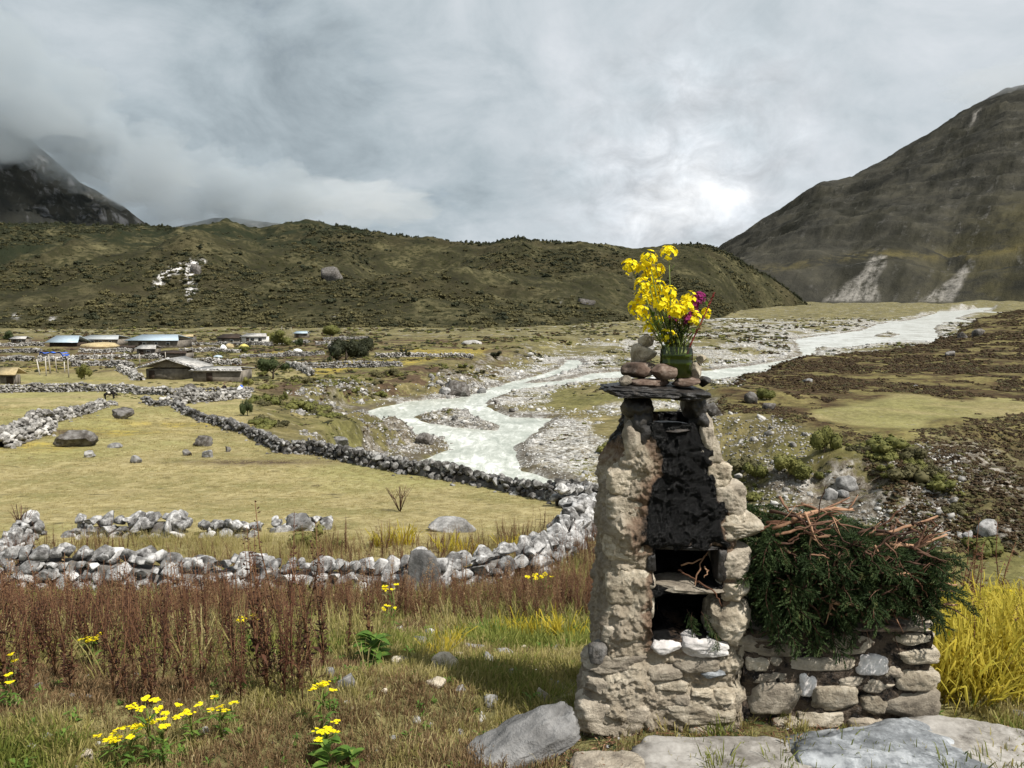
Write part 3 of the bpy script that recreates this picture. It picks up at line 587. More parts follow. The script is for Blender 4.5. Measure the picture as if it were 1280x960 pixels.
# ------------------------------------------------------------------ small plant meshes
random.seed(11)
U_ = random.uniform
def tuft(name, n, h, w, spread, mat, droop=.5, seed=0):
    random.seed(seed); b = MB()
    for _ in range(n):
        a = U_(0, 6.283); r = spread * math.sqrt(random.random()); t = U_(.05, .55)
        b.blade((r * math.cos(a), r * math.sin(a), -.01), (t * math.cos(a + U_(-1, 1)), t * math.sin(a + U_(-1, 1)), 1), h * U_(.45, 1.1), w * U_(.7, 1.3), U_(.1, 1) * droop)
    return b.mesh(name, mats=[mat])
def dock_parts(seed, h=1.0, leafy=False):
    """stem and seed heads of one dried dock plant"""
    random.seed(seed); s = MB(); q = MB(); lean = Vector((U_(-.14, .14), U_(-.14, .14), 0)); nst = random.choice((1, 2, 2, 3))
    for k in range(nst):
        hh = h * U_(.7, 1.05); le = lean + Vector((U_(-.12, .12), U_(-.12, .12), 0)) * (k > 0); P = [Vector((0, 0, -.03)) + Vector((le.x * (t ** 1.4) + .02 * math.sin(t * 7 + seed), le.y * (t ** 1.4), t)) * hh for t in (0, .25, .5, .75, 1)]
        s.tube(P, [.006, .005, .004, .003, .0018], 4)
        for i in range(70):
            t = U_(.16, 1.0); j = min(int(t * 4), 3); p = P[j].lerp(P[j + 1], t * 4 - j); a = U_(0, 6.283); d = Vector((math.cos(a), math.sin(a), U_(-.1, 1.0)))
            L = U_(.012, .036) * (1.35 - .7 * t); p = p + d * U_(0, .02)
            q.leaf(p, d, (0, 0, 1), L, L * U_(.5, .9), U_(-.2, .2))
        for i in range(3 if not leafy else 6):
            t = U_(.05, .5); p = P[0].lerp(P[2], t * 2); a = U_(0, 6.283); s.tube([p, p + Vector((math.cos(a) * .07, math.sin(a) * .07, .16)) * U_(.6, 1.4)], [.003, .001], 3)
            q.leaf(p, (math.cos(a), math.sin(a), U_(-.6, .5)), (0, 0, 1), U_(.06, .13), U_(.015, .03), U_(-.3, .3))
    return s, q
DOCK = []
for i in range(6):
    s, q = dock_parts(200 + i); DOCK.append((s.mesh('dock_stem', mats=[M['dockstem']]), q.mesh('dock_seeds', mats=[M['dock']])))
def joined(i):
    s, q = dock_parts(200 + i); n = s.n; ns = sum(len(a) for a in s.Q), sum(len(a) for a in s.T)
    s.T += [a + n for a in q.T]; s.V += q.V; s.n += q.n
    V = np.concatenate(s.V); Q = np.concatenate(s.Q); T = np.concatenate(s.T)
    mi = np.concatenate([np.zeros(len(Q)), np.zeros(ns[1]), np.ones(len(T) - ns[1])]).astype(int)
    return mesh_np('dock', V, [Q, T], mats=[M['dockstem'], M['dock']], mi=mi)
DOCKJ = [joined(i) for i in range(6)]
M['dockstraw'] = leafmat('bleached_dock', (.16, .09, .045), (.38, .27, .14), None, .3)
for m_ in DOCKJ[4:]: m_.materials[1] = M['dockstraw']

def clump(name, seed, n, mat, flat=.8, leaf=.22, core=True, r0=.55):
    """a bush: many small leaf faces through a lumpy volume, roots at the origin, radius about 1"""
    rs = np.random.RandomState(seed); k = 7; C = rs.normal(0, .42, (k, 3)); C[:, 2] = np.abs(C[:, 2]) * flat + .25; R = rs.uniform(.28, .55, k)
    b = MB(); pick = rs.randint(0, k, n); d = rs.normal(size=(n, 3)); d /= np.linalg.norm(d, axis=1, keepdims=True)
    p = C[pick] + d * (R[pick] * rs.uniform(.65, 1.05, n))[:, None]; p[:, 2] = np.abs(p[:, 2]) * 1.0
    t1 = np.cross(d, rs.normal(size=(n, 3))); t1 /= np.linalg.norm(t1, axis=1, keepdims=True) + 1e-9; t2 = np.cross(d, t1) + .6 * d
    L = leaf * rs.uniform(.5, 1.2, n)[:, None]
    V = np.stack([p - t1 * L * .5, p + t2 * L * .6, p + t1 * L * .5, p - t2 * L * .6], 1).reshape(-1, 3); b.add(V, Q=np.arange(4 * n).reshape(n, 4))
    if core:
        for c_, r_ in zip(C, R):
            v, f = rockV(seed, 1, 0, rough=.2); b.add(v * r_ * .8 + c_, T=f)
    return b.mesh(name, mats=[mat])

# ------------------------------------------------------------------ countless things: scrub on the hills
rs = np.random.RandomState(3)
def pick_grid(X, Y, Z, T, n, lo, hi, wt=None):
    ok = np.where(((T > lo) & (T < hi)).ravel())[0]; w = (Y.ravel()[ok]) ** 1.0
    if wt is not None: w = w * wt.ravel()[ok]
    i = rs.choice(ok, n, p=w / w.sum()); nc = X.shape[1]
    j = np.minimum(i + 1, X.size - 1); k = np.minimum(i + nc, X.size - 1); a, b = rs.rand(n), rs.rand(n)
    f = lambda A: A.ravel()[i] + a * (A.ravel()[j] - A.ravel()[i]) + b * (A.ravel()[k] - A.ravel()[i])
    return np.stack([f(X), f(Y), f(Z)], 1)
fm = fbm(RX * .012, RY_ * .012, 0, 4, 140)
P1 = pick_grid(RX, RY_, RZ, RT, 30000, .0, 1.04, np.clip(.40 + fm * 1.9, .04, 2)); P1[:, 2] -= .3
lowc = [clump('scrub_clump', 300 + i, 70, M['shrub'], .6, .42) for i in range(3)] + [clump('scrub_clump', 320 + i, 70, M['shrubdark'], .9, .42) for i in range(2)]
s1 = rs.uniform(.7, 1.0, len(P1)) * rs.choice([.8, 1.2, 1.9, 2.8], len(P1), p=[.35, .35, .22, .08])
ix = rs.randint(0, 3, len(P1)); darkm = rs.rand(len(P1)) < np.clip(.38 + .5 * (P1[:, 2] - 30) / 60, .15, .9); ix = np.where(darkm, 3 + rs.randint(0, 2, len(P1)), ix)
scatter('hillside_scrub', P1, np.stack([s1, s1, s1 * .85], 1), lowc, 'low olive and dark scrub covering the moraine ridge', 'scrub', idx=ix)
P2 = pick_grid(RX, RY_, RZ, RT, 900, .96, 1.02); P2[:, 2] -= .3; s2 = rs.uniform(1.2, 2.6, len(P2))
scatter('crest_scrub', P2, np.stack([s2 * .8, s2 * .8, s2 * 1.5], 1), lowc[3:], 'dark bushes bristling along the ridge skyline', 'scrub')

# heath on the right terrace and its scarp, olive scrub in the valley
def inbox(n, x0, x1, y0, y1, seed, dens):
    r = np.random.RandomState(seed); y = y0 * (y1 / y0) ** r.rand(n); u = r.uniform(x0, x1, n); x = u * y; z, ws_, sl_, tl_, sr_, tr_ = terrain(x, y, True)
    k = dens(r, x, y, z, ws_, sl_, tl_, sr_, tr_); return np.stack([x[k], y[k], z[k]], 1), r
def d_heath(r, x, y, z, w, sl_, tl_, sr_, tr_):
    md = poly_sd([on(a, b, zq) for a, b in ((1010, 512), (1060, 505), (1110, 492), (1180, 497), (1320, 500), (1330, 512), (1200, 520), (1140, 532), (1060, 530), (1000, 522))], x, y)[0]
    h = fbm(x * .09, y * .09, 0, 4, 150) * .6 + .55 * fbm(x * .45, y * .3, 0, 3, 151)
    top = (sr_ > 0) & (h > -.10 + .3 * (md > -1.5) + .34 * (md > .5)); face = (sr_ < 0) & (tr_ > .04) & (x > 20 + 5 * vn(x * .1, y * .1, 0, 5)) & (h > -.75)
    return top | face
PH, r = inbox(60000, .24, .75, 38, 330, 21, d_heath); PH[:, 2] -= .06
hs = r.uniform(.12, .34, len(PH)) * np.clip(PH[:, 1] / 75, .8, 2.0)
hc = [clump('heath_clump', 340 + i, 90, M['heathm'] if i < 3 else M['shrub'], .5, .30) for i in range(4)]
scatter('brown_heath', PH, np.stack([hs, hs, hs * .62], 1), hc, 'dark brown dwarf heath covering the right hand terrace', 'heath', tilt=.15)
def d_valley(r, x, y, z, w, sl_, tl_, sr_, tr_):
    h = fbm(x * .06, y * .06, 0, 4, 160)
    return ((tl_ < .99) | (y > 75)) & (tr_ < .95) & (w < -3) & (h > -.14) & (r.rand(len(x)) < .7)
PV, r = inbox(30000, -.72, .62, 34, 520, 22, d_valley); PV[:, 2] -= .08
vs = r.uniform(.10, .34, len(PV)) * np.clip(PV[:, 1] / 70, .8, 4)
vc = [clump('low_bush', 360, 90, M['bush'], .5, .3), clump('low_bush', 361, 90, M['shrub'], .5, .3), clump('low_bush', 362, 90, M['heathm'], .5, .3), clump('low_bush', 365, 90, M['shrubdark'], .6, .3)]
scatter('valley_scrub', PV, np.stack([vs, vs, vs * .6], 1), vc, 'low green and olive bushes on the river banks', 'scrub')
# river stones
def d_grav(r, x, y, z, w, sl_, tl_, sr_, tr_):
    h = fbm(x * .07, y * .05, 0, 4, 72)
    return (tl_ < .5) & (tr_ < .3) & (w < -.2) & (((w > -6 * np.clip(y / 90, .8, 2.2)) & (r.rand(len(x)) < .75)) | (h > .02))
PG, r = inbox(60000, -.3, .65, 40, 520, 23, d_grav)
gs = r.uniform(.05, .19, len(PG)) * (1 + 2.2 * (r.rand(len(PG)) > .95)) * np.clip(PG[:, 1] / 95, .7, 1.9)
gv = [rock_mesh('river_stone', 400 + i, n=1, cuts=5, rough=0) for i in range(5)]
for m_ in gv: m_.materials.append(M['gravelst'])
scatter('river_stones', PG, np.stack([gs, gs * .8, gs * .6], 1), gv, 'pale grey stones strewn along the river', 'river stones', tilt=.3)
# scree on the scarps
def d_scree(r, x, y, z, w, sl_, tl_, sr_, tr_):
    h = fbm(x * .12, y * .12, 0, 3, 170); a = (tr_ > .08) & (tr_ < .97) & (sr_ < 0) & (x < 30) & (h > .0); b = (tl_ > .06) & (tl_ < .9) & (sl_ < 0) & (h > .1) & (y > 45)
    return a | b
PS, r = inbox(52000, -.42, .6, 40, 150, 24, d_scree); ss_ = r.uniform(.04, .17, len(PS)) * (1 + 2 * (r.rand(len(PS)) > .96)) * np.clip(PS[:, 1] / 60, .8, 2)
gv2 = [rock_mesh('scree_stone', 410 + i, n=1, cuts=5, rough=0) for i in range(4)]
for m_ in gv2: m_.materials.append(M['wallfar'])
scatter('scree', PS, np.stack([ss_, ss_ * .8, ss_ * .6], 1), gv2, 'broken stones on the eroded river scarps', 'scree', tilt=.5)

# ------------------------------------------------------------------ grass
M['grassb'] = leafmat('fresh_grass', (.10, .13, .025), (.26, .27, .06), (.30, .26, .09), .4); M['grassc'] = leafmat('dead_stalks', (.10, .06, .03), (.30, .20, .10), (.45, .38, .22), .3)
G1 = [tuft('grass_tuft', 26, .12, .0055, .07, M[('grass', 'grass', 'straw', 'grassb', 'grassc')[i]], .7, 500 + i) for i in range(5)]
def weedlet(seed):
    random.seed(seed); b = MB()
    for i in range(14):
        a = U_(0, 6.28); b.leaf((U_(-.02, .02), U_(-.02, .02), U_(0, .06)), (math.cos(a), math.sin(a), U_(.1, .9)), (0, 0, 1), U_(.03, .07), U_(.012, .026), U_(.05, .25))
    return b.mesh('low_weed', mats=[M['green']])
G1 += [weedlet(i) for i in range(2)]
G2 = [tuft('grass_tuft', 20, .16, .008, .12, M['straw'], .9, 510 + i) for i in range(3)]
def d_near(r, x, y, z, w, sl_, tl_, sr_, tr_):
    # bare round the burner foot and on the stony hump
    bare = ((x > .15) & (x < 1.9) & (y > 2.35) & (y < 3.5)); h = fbm(x * 1.6, y * 1.6, 0, 3, 180)
    return (~bare | (r.rand(len(x)) < .10)) & (h > -9) & (tl_ > .9)
PN, r = inbox(36000, -.8, .85, 1.6, 13, 25, d_near); nsz = r.uniform(.5, 1.4, len(PN)) * np.clip(PN[:, 1] / 6, .62, 1.7)
hn = fbm(PN[:, 0] * .9, PN[:, 1] * .9, 0, 3, 181); rr_ = r.rand(len(PN)); ixn = np.where(rr_ < .06, 5 + (rr_ < .03), np.where(hn + .7 * (rr_ - .5) > .18, 3, np.where(hn + .8 * (rr_ - .5) < -.66, 4, (rr_ * 3).astype(int))))
scatter('foreground_grass', PN, nsz * np.where(ixn > 4, .8, 1) * (.75 + .5 * np.clip(hn + .5, 0, 1)), G1, 'short dry green grass on the near bank', 'grass', tilt=.12, idx=ixn)
def d_field(r, x, y, z, w, sl_, tl_, sr_, tr_): return (sl_ > .3) & (r.rand(len(x)) < .9)
PF, r = inbox(26000, -.8, .16, 12, 62, 26, d_field); fs = r.uniform(.4, .9, len(PF)) * np.clip(PF[:, 1] / 22, .8, 2.2)
scatter('field_grass', PF, np.stack([fs, fs, fs * .42], 1), G2, 'close grazed straw coloured grass of the walled field', 'grass', tilt=.1)

# ------------------------------------------------------------------ dock thicket
def dock_density(x, y):
    d = ray; k = np.zeros(x.shape); u = x / y
    n = fbm(x * .35, y * .35, 0, 3, 190)
    k = np.where((y > 5.5 + 1.9 * sst((u + .58) / .35)) & (y < 10.5), np.clip(.72 + 1.2 * n, np.where(u > -.42, .55, .15), 1), 0)
    k = np.where((y > 11.5) & (y < 16), np.clip(.20 + .5 * n, 0, .6), k)
    k = np.where((y > 3.0) & (k <= 0) & (y < 8), np.clip(.045 + .16 * n, 0, .3), k)
    k = k * np.where((u > -.16) & (u < .12) & (y < 7.6), .03, 1) * np.where((u >= -.28) & (u < -.16) & (y < 6.6), .15, 1)
    k = np.where((u > -.02) & (u < .17) & (y > 8.3) & (y < 17), .95, k)
    return k * np.clip((.20 - u) / .07 + .4 * n, 0, 1)
r = np.random.RandomState(27); y = r.uniform(3.0, 17, 30000); u = r.uniform(-.80, .20, 30000); x = u * y; k = r.rand(30000) < dock_density(x, y) * .62 * (y / 17) ** .5 * np.where(y > 11.2, .75, 1.5)
x, y = x[k], y[k]; z = terrain(x, y); o_ = np.argsort(y); x, y, z = x[o_], y[o_], z[o_]
# a band on the right, in front of the far bank, and single stems in the left foreground
fx = [(-.20, 6.3, .55), (-.235, 6.0, .6), (-.17, 6.9, .5), (-.12, 7.2, .5), (-.04, 7.4, .55), (.0, 7.5, .6), (.035, 7.2, .5), (.06, 7.0, .5), (-.47, 4.1, .55), (-.57, 4.2, .6), (-.70, 3.9, .55), (-.39, 4.4, .6), (-.52, 2.95, .36), (-.68, 3.3, .5), (-.33, 3.1, .62), (-.30, 3.25, .75), (-.27, 3.15, .72), (-.345, 3.3, .8), (-.285, 3.4, .86), (-.31, 3.5, .9), (-.255, 3.35, .7), (-.66, 3.0, .45), (-.60, 3.1, .5), (-.62, 3.4, .52), (-.50, 3.2, .42), (-.485, 3.25, .5), (-.44, 3.1, .4), (-.42, 3.3, .38), (-.55, 3.6, .5), (-.37, 3.0, .35), (-.645, 3.7, .55),
      (.60, 4.6, .82), (.615, 4.4, .9), (.63, 4.7, .8), (.65, 4.5, .85), (.59, 4.9, .7), (.645, 4.2, .7), (.665, 4.4, .9), (.605, 5.0, .75), (.575, 5.0, .62), (.69, 4.6, .9)]
n_single = 230
for i, (u0, y0, h0) in enumerate(fx):
    a = empty('dock_plant', (u0 * y0, y0, H(u0 * y0, y0)), ('tall dark red dried dock stalk standing in the grass at lower left' if u0 < 0 else 'dark dried dock stalk among the golden blades right of the brushwood'), 'plant', 'dried dock stalks in the left foreground' if u0 < 0 else 'dried dock stalks at the right edge', rz=U_(0, 6.28))
    s_, q_ = DOCK[i % 6]; a.scale = (h0, h0, h0); link('stem', s_, None, a); tag(link('seed_head', q_, None, a), kind='stuff')
for i in range(min(n_single, len(x))):
    a = empty('dock_plant', (x[i], y[i], z[i]), 'dried red brown dock stalk in the thicket before the near wall', 'plant', 'dried dock stalks in front of the near wall', rz=U_(0, 6.28))
    s_, q_ = DOCK[i % 6]; h0 = U_(.38, .66); a.scale = (h0, h0, h0); link('stem', s_, None, a); tag(link('seed_head', q_, None, a), kind='stuff')
PD = np.stack([x, y, z], 1)[n_single:]
hh = np.random.RandomState(5).uniform(.24, .60, len(PD)) * np.where(PD[:, 1] > 11, 1.0, 1) * (1 + .45 * (np.random.RandomState(6).rand(len(PD)) > .92))
scatter('dock_thicket', PD, hh, DOCKJ, 'dense red brown dried dock stalks around the near stone wall', 'thicket', tilt=.13)

r = np.random.RandomState(28); y = r.uniform(3.3, 16.5, 15000); u = r.uniform(-.80, .17, 15000); n = fbm(u * y * .6, y * .6, 0, 3, 191)
k = (r.rand(15000) < np.clip(.42 + .9 * n, .06, 1) * (y / 16.5) ** .4) & ~((u > -.16) & (u < .2) & (y < 7.5)) & ~((np.abs(y - 11) < .5)); x, y = (u * y)[k], y[k]
PT = np.stack([x, y, terrain(x, y)], 1)
G3 = [tuft('tall_grass', 16, .34, .005, .08, M['straw'] if i < 2 else M['grass'], .8, 520 + i) for i in range(4)]
scatter('tall_dry_grass', PT, r.uniform(.5, 1.15, len(PT)), G3, 'tall bleached grass mixed through the dock thicket', 'grass', tilt=.15)

def d_bank(r, x, y, z, w, sl_, tl_, sr_, tr_):
    h = fbm(x * .1, y * .1, 0, 3, 175); return (w < -3) & (((tr_ > .02) & (tr_ < .99) & (sr_ < .5) & (x < 27) & (h > -.02)) | ((tl_ > .1) & (tl_ < .99) & (sl_ < 0) & (y > 38) & (h > .1)))
PB, r = inbox(6000, -.42, .62, 40, 150, 29, d_bank); PB[:, 2] -= .15; bs_ = r.uniform(.25, 1.0, len(PB)) * np.where(r.rand(len(PB)) < .15, 1.4, .8)
bk = [clump('bank_bush', 380 + i, 420, M['bush'] if i < 2 else M['shrub'], .55, .16) for i in range(4)]
scatter('bank_bushes', PB, np.stack([bs_, bs_, bs_ * .75], 1), bk, 'olive green bushes mounded over the river banks', 'bushes')
# ------------------------------------------------------------------ drystone walls
WST = [rock_mesh('wall_stone', 600 + i, n=3, cuts=11, lo=.34, hi=.66, rough=.025, freq=3.0) for i in range(12)]
for m_ in WST: m_.materials.append(M['wallstone'])
WSD = [m_.copy() for m_ in WST]
for m_ in WSD: m_.materials[0] = M['wallshade']
RK1 = [rockV(640 + i, 2, 10, lo=.36, hi=.68, rough=0) for i in range(8)]
def along(P, ds):
    P = [Vector(p) for p in P]; L = [0]
    for a, b in zip(P, P[1:]): L.append(L[-1] + (b - a).length)
    n = max(2, int(L[-1] / ds) + 1); out = []
    for i in range(n):
        s = L[-1] * i / (n - 1); k = max(j for j in range(len(L)) if L[j] <= s + 1e-9); k = min(k, len(P) - 2)
        out.append((P[k].lerp(P[k + 1], (s - L[k]) / max(L[k + 1] - L[k], 1e-6)), (P[k + 1] - P[k]).normalized()))
    return out, L[-1]
def stone_wall(pts, h, th, ss, label, group=None, parts=0, mat=None, fall=0.0, seed=0, lean=0.0, name='drystone_wall', hvar=.15):
    """pts: plan polyline. Stones course by course; the nearest are parts, the rest one part of small stones"""
    rs = np.random.RandomState(900 + seed); mat = mat or M['wallfar']
    c0 = Vector(pts[len(pts) // 2]); root = empty(name, (c0.x, c0.y, H(c0.x, c0.y)), label, 'wall', group); o0 = root.location.copy()
    fine_, L = along(pts, ss * .82); X = np.array([p.x for p, d in fine_]); Y = np.array([p.y for p, d in fine_]); Zg = terrain(X, Y)
    hs_ = h * (1 + hvar * 1.6 * fbm(X / (ss * 9) + seed, Y / (ss * 9), 0, 3, seed))
    if fall: hs_ = hs_ * np.clip(.9 + fall * fbm(X / (ss * 14), Y / (ss * 14), 0, 2, seed + 5), .12, 1.2)
    # inner rubble so that no light comes through
    V = []; 
    for (p, d), zg, hh in zip(fine_, Zg, hs_):
        n = Vector((-d.y, d.x)); 
        for a, b in ((-.30, -.1), (-.22, hh - ss * .7), (.22, hh - ss * .7), (.30, -.1)): V.append((p.x + n.x * a * th - o0.x, p.y + n.y * a * th - o0.y, zg + b - o0.z))
    me = mesh_np('rubble_core', V, gridF(len(fine_), 4)); link('rubble_core', me, M['darkrock'], root)
    S_ = []
    for i, ((p, d), zg, hh) in enumerate(zip(fine_, Zg, hs_)):
        n = Vector((-d.y, d.x)); nc = max(1, int(round(hh / (ss * .68))))
        for c in range(nc + 1):
            for side in (-1, 1):
                top = c == nc
                if side > 0 and not top and n.y * 1 > -9 and (rs.rand() < .6): continue
                w = th * .5 * (1 - .35 * c / max(nc, 1)); off = side * w * (.35 if top else 1) * rs.uniform(.75, 1.1)
                s = ss * rs.uniform(.55, 1.25) * (1.12 if top else 1)
                S_.append((p.x + n.x * off + d.x * rs.uniform(-.4, .4) * ss, p.y + n.y * off + d.y * rs.uniform(-.4, .4) * ss, zg + (c + .25) * hh / (nc + .4) + rs.uniform(-.15, .15) * ss, s, math.atan2(d.y, d.x) + rs.normal(0, .35), rs.normal(0, .22), rs.normal(0, .22)))
    for _ in range(int(L / ss * .5)):                                  # fallen stones at the foot
        p, d = fine_[rs.randint(len(fine_))]; n = Vector((-d.y, d.x)); off = rs.choice((-1, 1)) * (th * .5 + abs(rs.normal(0, th * .5))); q = (p.x + n.x * off, p.y + n.y * off); S_.append((q[0], q[1], None, ss * rs.uniform(.4, 1), rs.uniform(0, 6), rs.normal(0, .4), 0))
    zz = terrain(np.array([s[0] for s in S_]), np.array([s[1] for s in S_])); S_ = [(a, b, (z if c is None else c), s, r1, r2, r3) for (a, b, c, s, r1, r2, r3), z in zip(S_, zz)]
    if parts:
        vis = [s for s in S_ if abs(s[0] / s[1]) < .70]; vis.sort(key=lambda s: -(s[3] / s[1]) * (1.5 if s[2] > H(s[0], s[1]) + .25 else 1)); ids = set(map(id, vis[:parts]))
        for s in vis[:parts]:
            link('stone', (WSD if mat is M['wallshade'] else WST)[rs.randint(12)], None, root, (s[0] - o0.x, s[1] - o0.y, s[2] - o0.z), (s[5], s[6], s[4]), (s[3] * .74, s[3] * .62, s[3] * .58))
        S_ = [s for s in S_ if id(s) not in ids]
    b = MB()
    for s in S_:
        v, f = RK1[rs.randint(8)]; Mx = np.array(Euler((s[5], s[6], s[4])).to_matrix()); b.add((v * np.array([.80, .66, .60]) * s[3]) @ Mx.T + np.array([s[0] - o0.x, s[1] - o0.y, s[2] - o0.z]), T=f)
    if b.n: tag(link('small_stones', b.mesh('small_stones'), mat, root), kind='stuff')
    return root
def wpx(P): return [tuple(ong(a, b)[:2]) for a, b in P]
NW = [(-8.6, 10.9), (-7.4, 11.0), (-5.0, 11.2), (-3.6, 11.3), (-2.2, 11.5), (-1.2, 11.7), (-.75, 11.9), (-.1, 12.3)]
stone_wall(NW, .59, .55, .235, 'long tumbledown wall of white lichened stones behind the red dock thicket', None, 290, M['wallstone'], .25, 1)
stone_wall([(.25, 12.7), (.75, 14.6), (1.35, 16.6), (2.0, 18.6)], .75, .6, .32, 'short pale wall climbing behind the left edge of the stone burner', None, 70, M['wallstone'], .2, 2)
for i, (P, lb) in enumerate((([(98, 668), (165, 668)], 'low ruined wall end with a small yellow leafed shoot, leftmost of the broken field wall pieces'), ([(180, 669), (230, 668)], 'short dark heap of wall stones left of the gap, second ruined piece from the left'),
     ([(258, 668), (316, 668)], 'low pale topped heap of wall stones in the middle of the broken field wall'), ([(345, 662), (412, 660)], 'ruined wall piece with one large pointed grey stone at the field edge'))):
    stone_wall(wpx(P), .40, .6, .30, lb, None, 60, M['wallstone'], .3, 10 + i)
stone_wall(wpx([(0, 700), (8, 690), (25, 678), (40, 668)]), .35, .5, .26, 'low scatter of stones under dry stalks at the far left of the field', None, 30, M['wallstone'], .3, 15)
stone_wall([(a, b) for a, b in LW], .50, .6, .27, 'long drystone wall, painted dark for shade, winding along the brink above the river', None, 220, M['wallshade'], 0, 20)
p = LW[1]; stone_wall([(p[0] - .9, p[1] - .9), (p[0] - .1, p[1] - .2)], .5, .8, .34, 'bright spill of white stones at the end of the brink wall beside the burner', None, 30, M['wallstone'], 0, 21)
stone_wall(wpx([(0, 549), (15, 543), (40, 533), (62, 528), (85, 522), (107, 517), (125, 510), (140, 507)]), .6, .8, .32, 'stone wall rising from the left picture edge to the field corner', None, 0, None, .2, 22)
stone_wall(wpx([(0, 560), (30, 552), (60, 538)]), .5, .8, .34, 'short low stone wall at the left edge below the field corner wall', None, 0, None, .3, 23)
stone_wall(wpx([(0, 491), (60, 490), (110, 489), (160, 491), (210, 495)]), .8, .8, .36, 'straight pale topped wall across the far side of the left field', None, 0, None, 0, 24)
stone_wall(wpx([(205, 507), (240, 503), (280, 500), (306, 497)]), .8, 1.1, .4, 'double thickness rubble wall right of the field corner', None, 0, None, .2, 25)
stone_wall(wpx([(215, 497), (250, 495), (290, 492), (312, 490)]), .7, 1.0, .4, 'rubble wall with brown stones in front of the flat roofed shed', None, 0, None, .2, 26)
VW = [([(0, 452), (40, 452)], 'low village wall at the far left'), ([(48, 452), (100, 449), (160, 448)], 'pale topped village wall behind the flag poles'), ([(160, 449), (200, 448), (232, 447)], 'village wall just behind the stone roofed house'),
      ([(300, 448), (350, 446), (405, 443)], 'village wall behind the lone tree'), ([(372, 461), (420, 460), (470, 459), (500, 458)], 'wall above the strip of yellow ground'), ([(360, 458), (380, 464), (390, 470)], 'brown wall sloping down right of the lone tree'),
      ([(470, 447), (520, 446), (560, 446), (590, 448)], 'low dark wall on the grass above the river boulder'), ([(0, 441), (50, 441)], 'second village wall at the far left'), ([(100, 440), (150, 440), (165, 441)], 'village wall below the long grey roof'),
      ([(235, 432), (280, 431), (340, 433)], 'village wall behind the pale hay heaps'), ([(395, 431), (420, 430), (412, 436)], 'small enclosure wall beside the dark thicket'), ([(350, 430), (385, 429)], 'low wall below the leaning poles'), ([(0, 433), (55, 433)], 'upper village wall left of the slanting blue roof'), ([(238, 455), (262, 454), (300, 456)], 'short wall behind the flat roofed shed'), ([(90, 458), (130, 457), (165, 460)], 'brown wall left of the old stone house'), ([(225, 440), (265, 439), (300, 441)], 'wall left of the bright green bush'), ([(405, 425), (460, 424)], 'wall behind the village thicket'), ([(150, 463), (166, 470), (176, 476)], 'low wall running to the old stone house')]
for i, (P, lb) in enumerate(VW): stone_wall(wpx(P), .9, .8, .5, lb, 'village field walls', 0, None, .1, 40 + i)

# ------------------------------------------------------------------ boulders and loose stones
def boulder(px, py, w, h, label, cat='rock', mat='boulder', seed=0, n=4, deep=.8, sink=.25, name='boulder', rz=0.0, group=None, at_=None, cuts=12, rough=.07, boxy=.4, tilt=(0, 0)):
    """w, h in photograph pixels, foot at (px, py)"""
    p = ong(px, py) if at_ is None else Vector(at_); k = p.y / 960 * 1.02; V, F_ = rockV(700 + seed, n, cuts + 6, .42, .85, rough, 2.0, boxy, .02)
    V = V - np.array([(V[:, i].max() + V[:, i].min()) / 2 for i in range(3)]); V = V / np.array([np.ptp(V[:, i]) for i in range(3)])
    V = V * np.array([w * k, w * k * deep, h * k / (1 - sink)])
    o = link(name, mesh_np(name, V, F_, False), M[mat]); o.location = (p.x, p.y + w * k * deep * .3, p.z + h * k * (.5 - sink) / (1 - sink)); o.rotation_euler = (tilt[0], tilt[1], rz)
    return tag(o, label, cat, group)
boulder(572, 495, 34, 19, 'big dark square boulder on the far bank of the river', mat='darkrock', seed=1, boxy=.9, deep=.7)
boulder(600, 494, 16, 9, 'pale rounded rock leaning behind the big dark river boulder', mat='boulder', seed=31)
boulder(556, 493, 14, 9, 'small grey rock left of the big dark river boulder', mat='boulder', seed=32)
boulder(565, 665, 62, 17, 'large smooth pale grey boulder lying behind the yellow grass clump', seed=2, cuts=7, rough=.04, deep=.6)
boulder(92, 559, 48, 20, 'dark brown hummocky boulder in the left field', mat='darkrock', seed=3)
boulder(150, 524, 26, 14, 'brown rounded boulder under the field corner wall', mat='darkrock', seed=4)
boulder(169, 579, 15, 10, 'small pointed grey boulder alone in the grass of the field', seed=5)
boulder(110, 572, 14, 9, 'grey stone just right of the dark hummocky boulder', seed=6)
boulder(141, 560, 18, 6, 'flat grey stone beyond the pointed boulder', seed=7)
boulder(252, 558, 24, 13, 'dark tilted boulder at the right side of the field', mat='darkrock', seed=8)
boulder(233, 570, 12, 8, 'brownish stone below the dark tilted boulder', mat='darkrock', seed=9)
boulder(258, 572, 14, 9, 'grey and white stone near the right of the field', seed=10)
boulder(285, 565, 8, 7, 'small brown stone at the right of the field stones', mat='darkrock', seed=11)
boulder(375, 655, 34, 20, 'large pointed pale grey stone standing on the ruined wall', mat='boulder', seed=12, cuts=14, at_=ong(372, 664), sink=.15)
boulder(212, 712, 34, 30, 'leaning grey pointed slab sticking up behind the near wall', mat='boulder', seed=13, deep=.5, tilt=(0, -.5), at_=(-5.25, 12.2, H(-5.25, 12.2)))
boulder(525, 745, 46, 64, 'tall grey stone slab leaning against the near wall', mat='boulder', seed=14, deep=.5, at_=(-1.35, 11.1, H(-1.35, 11.1)), tilt=(0, .25), cuts=16)
boulder(620, 505, 10, 5, 'little dark rock in the river shallows', mat='darkrock', seed=15)
boulder(530, 556, 22, 14, 'dark boulder on the gravel spit of the river', mat='darkrock', seed=16)
boulder(423, 558, 24, 12, 'grey boulder at the tail of the grassy slope by the river', seed=17)
boulder(640, 515, 8, 5, 'small rock standing in the right arm of the river', mat='darkrock', seed=18)
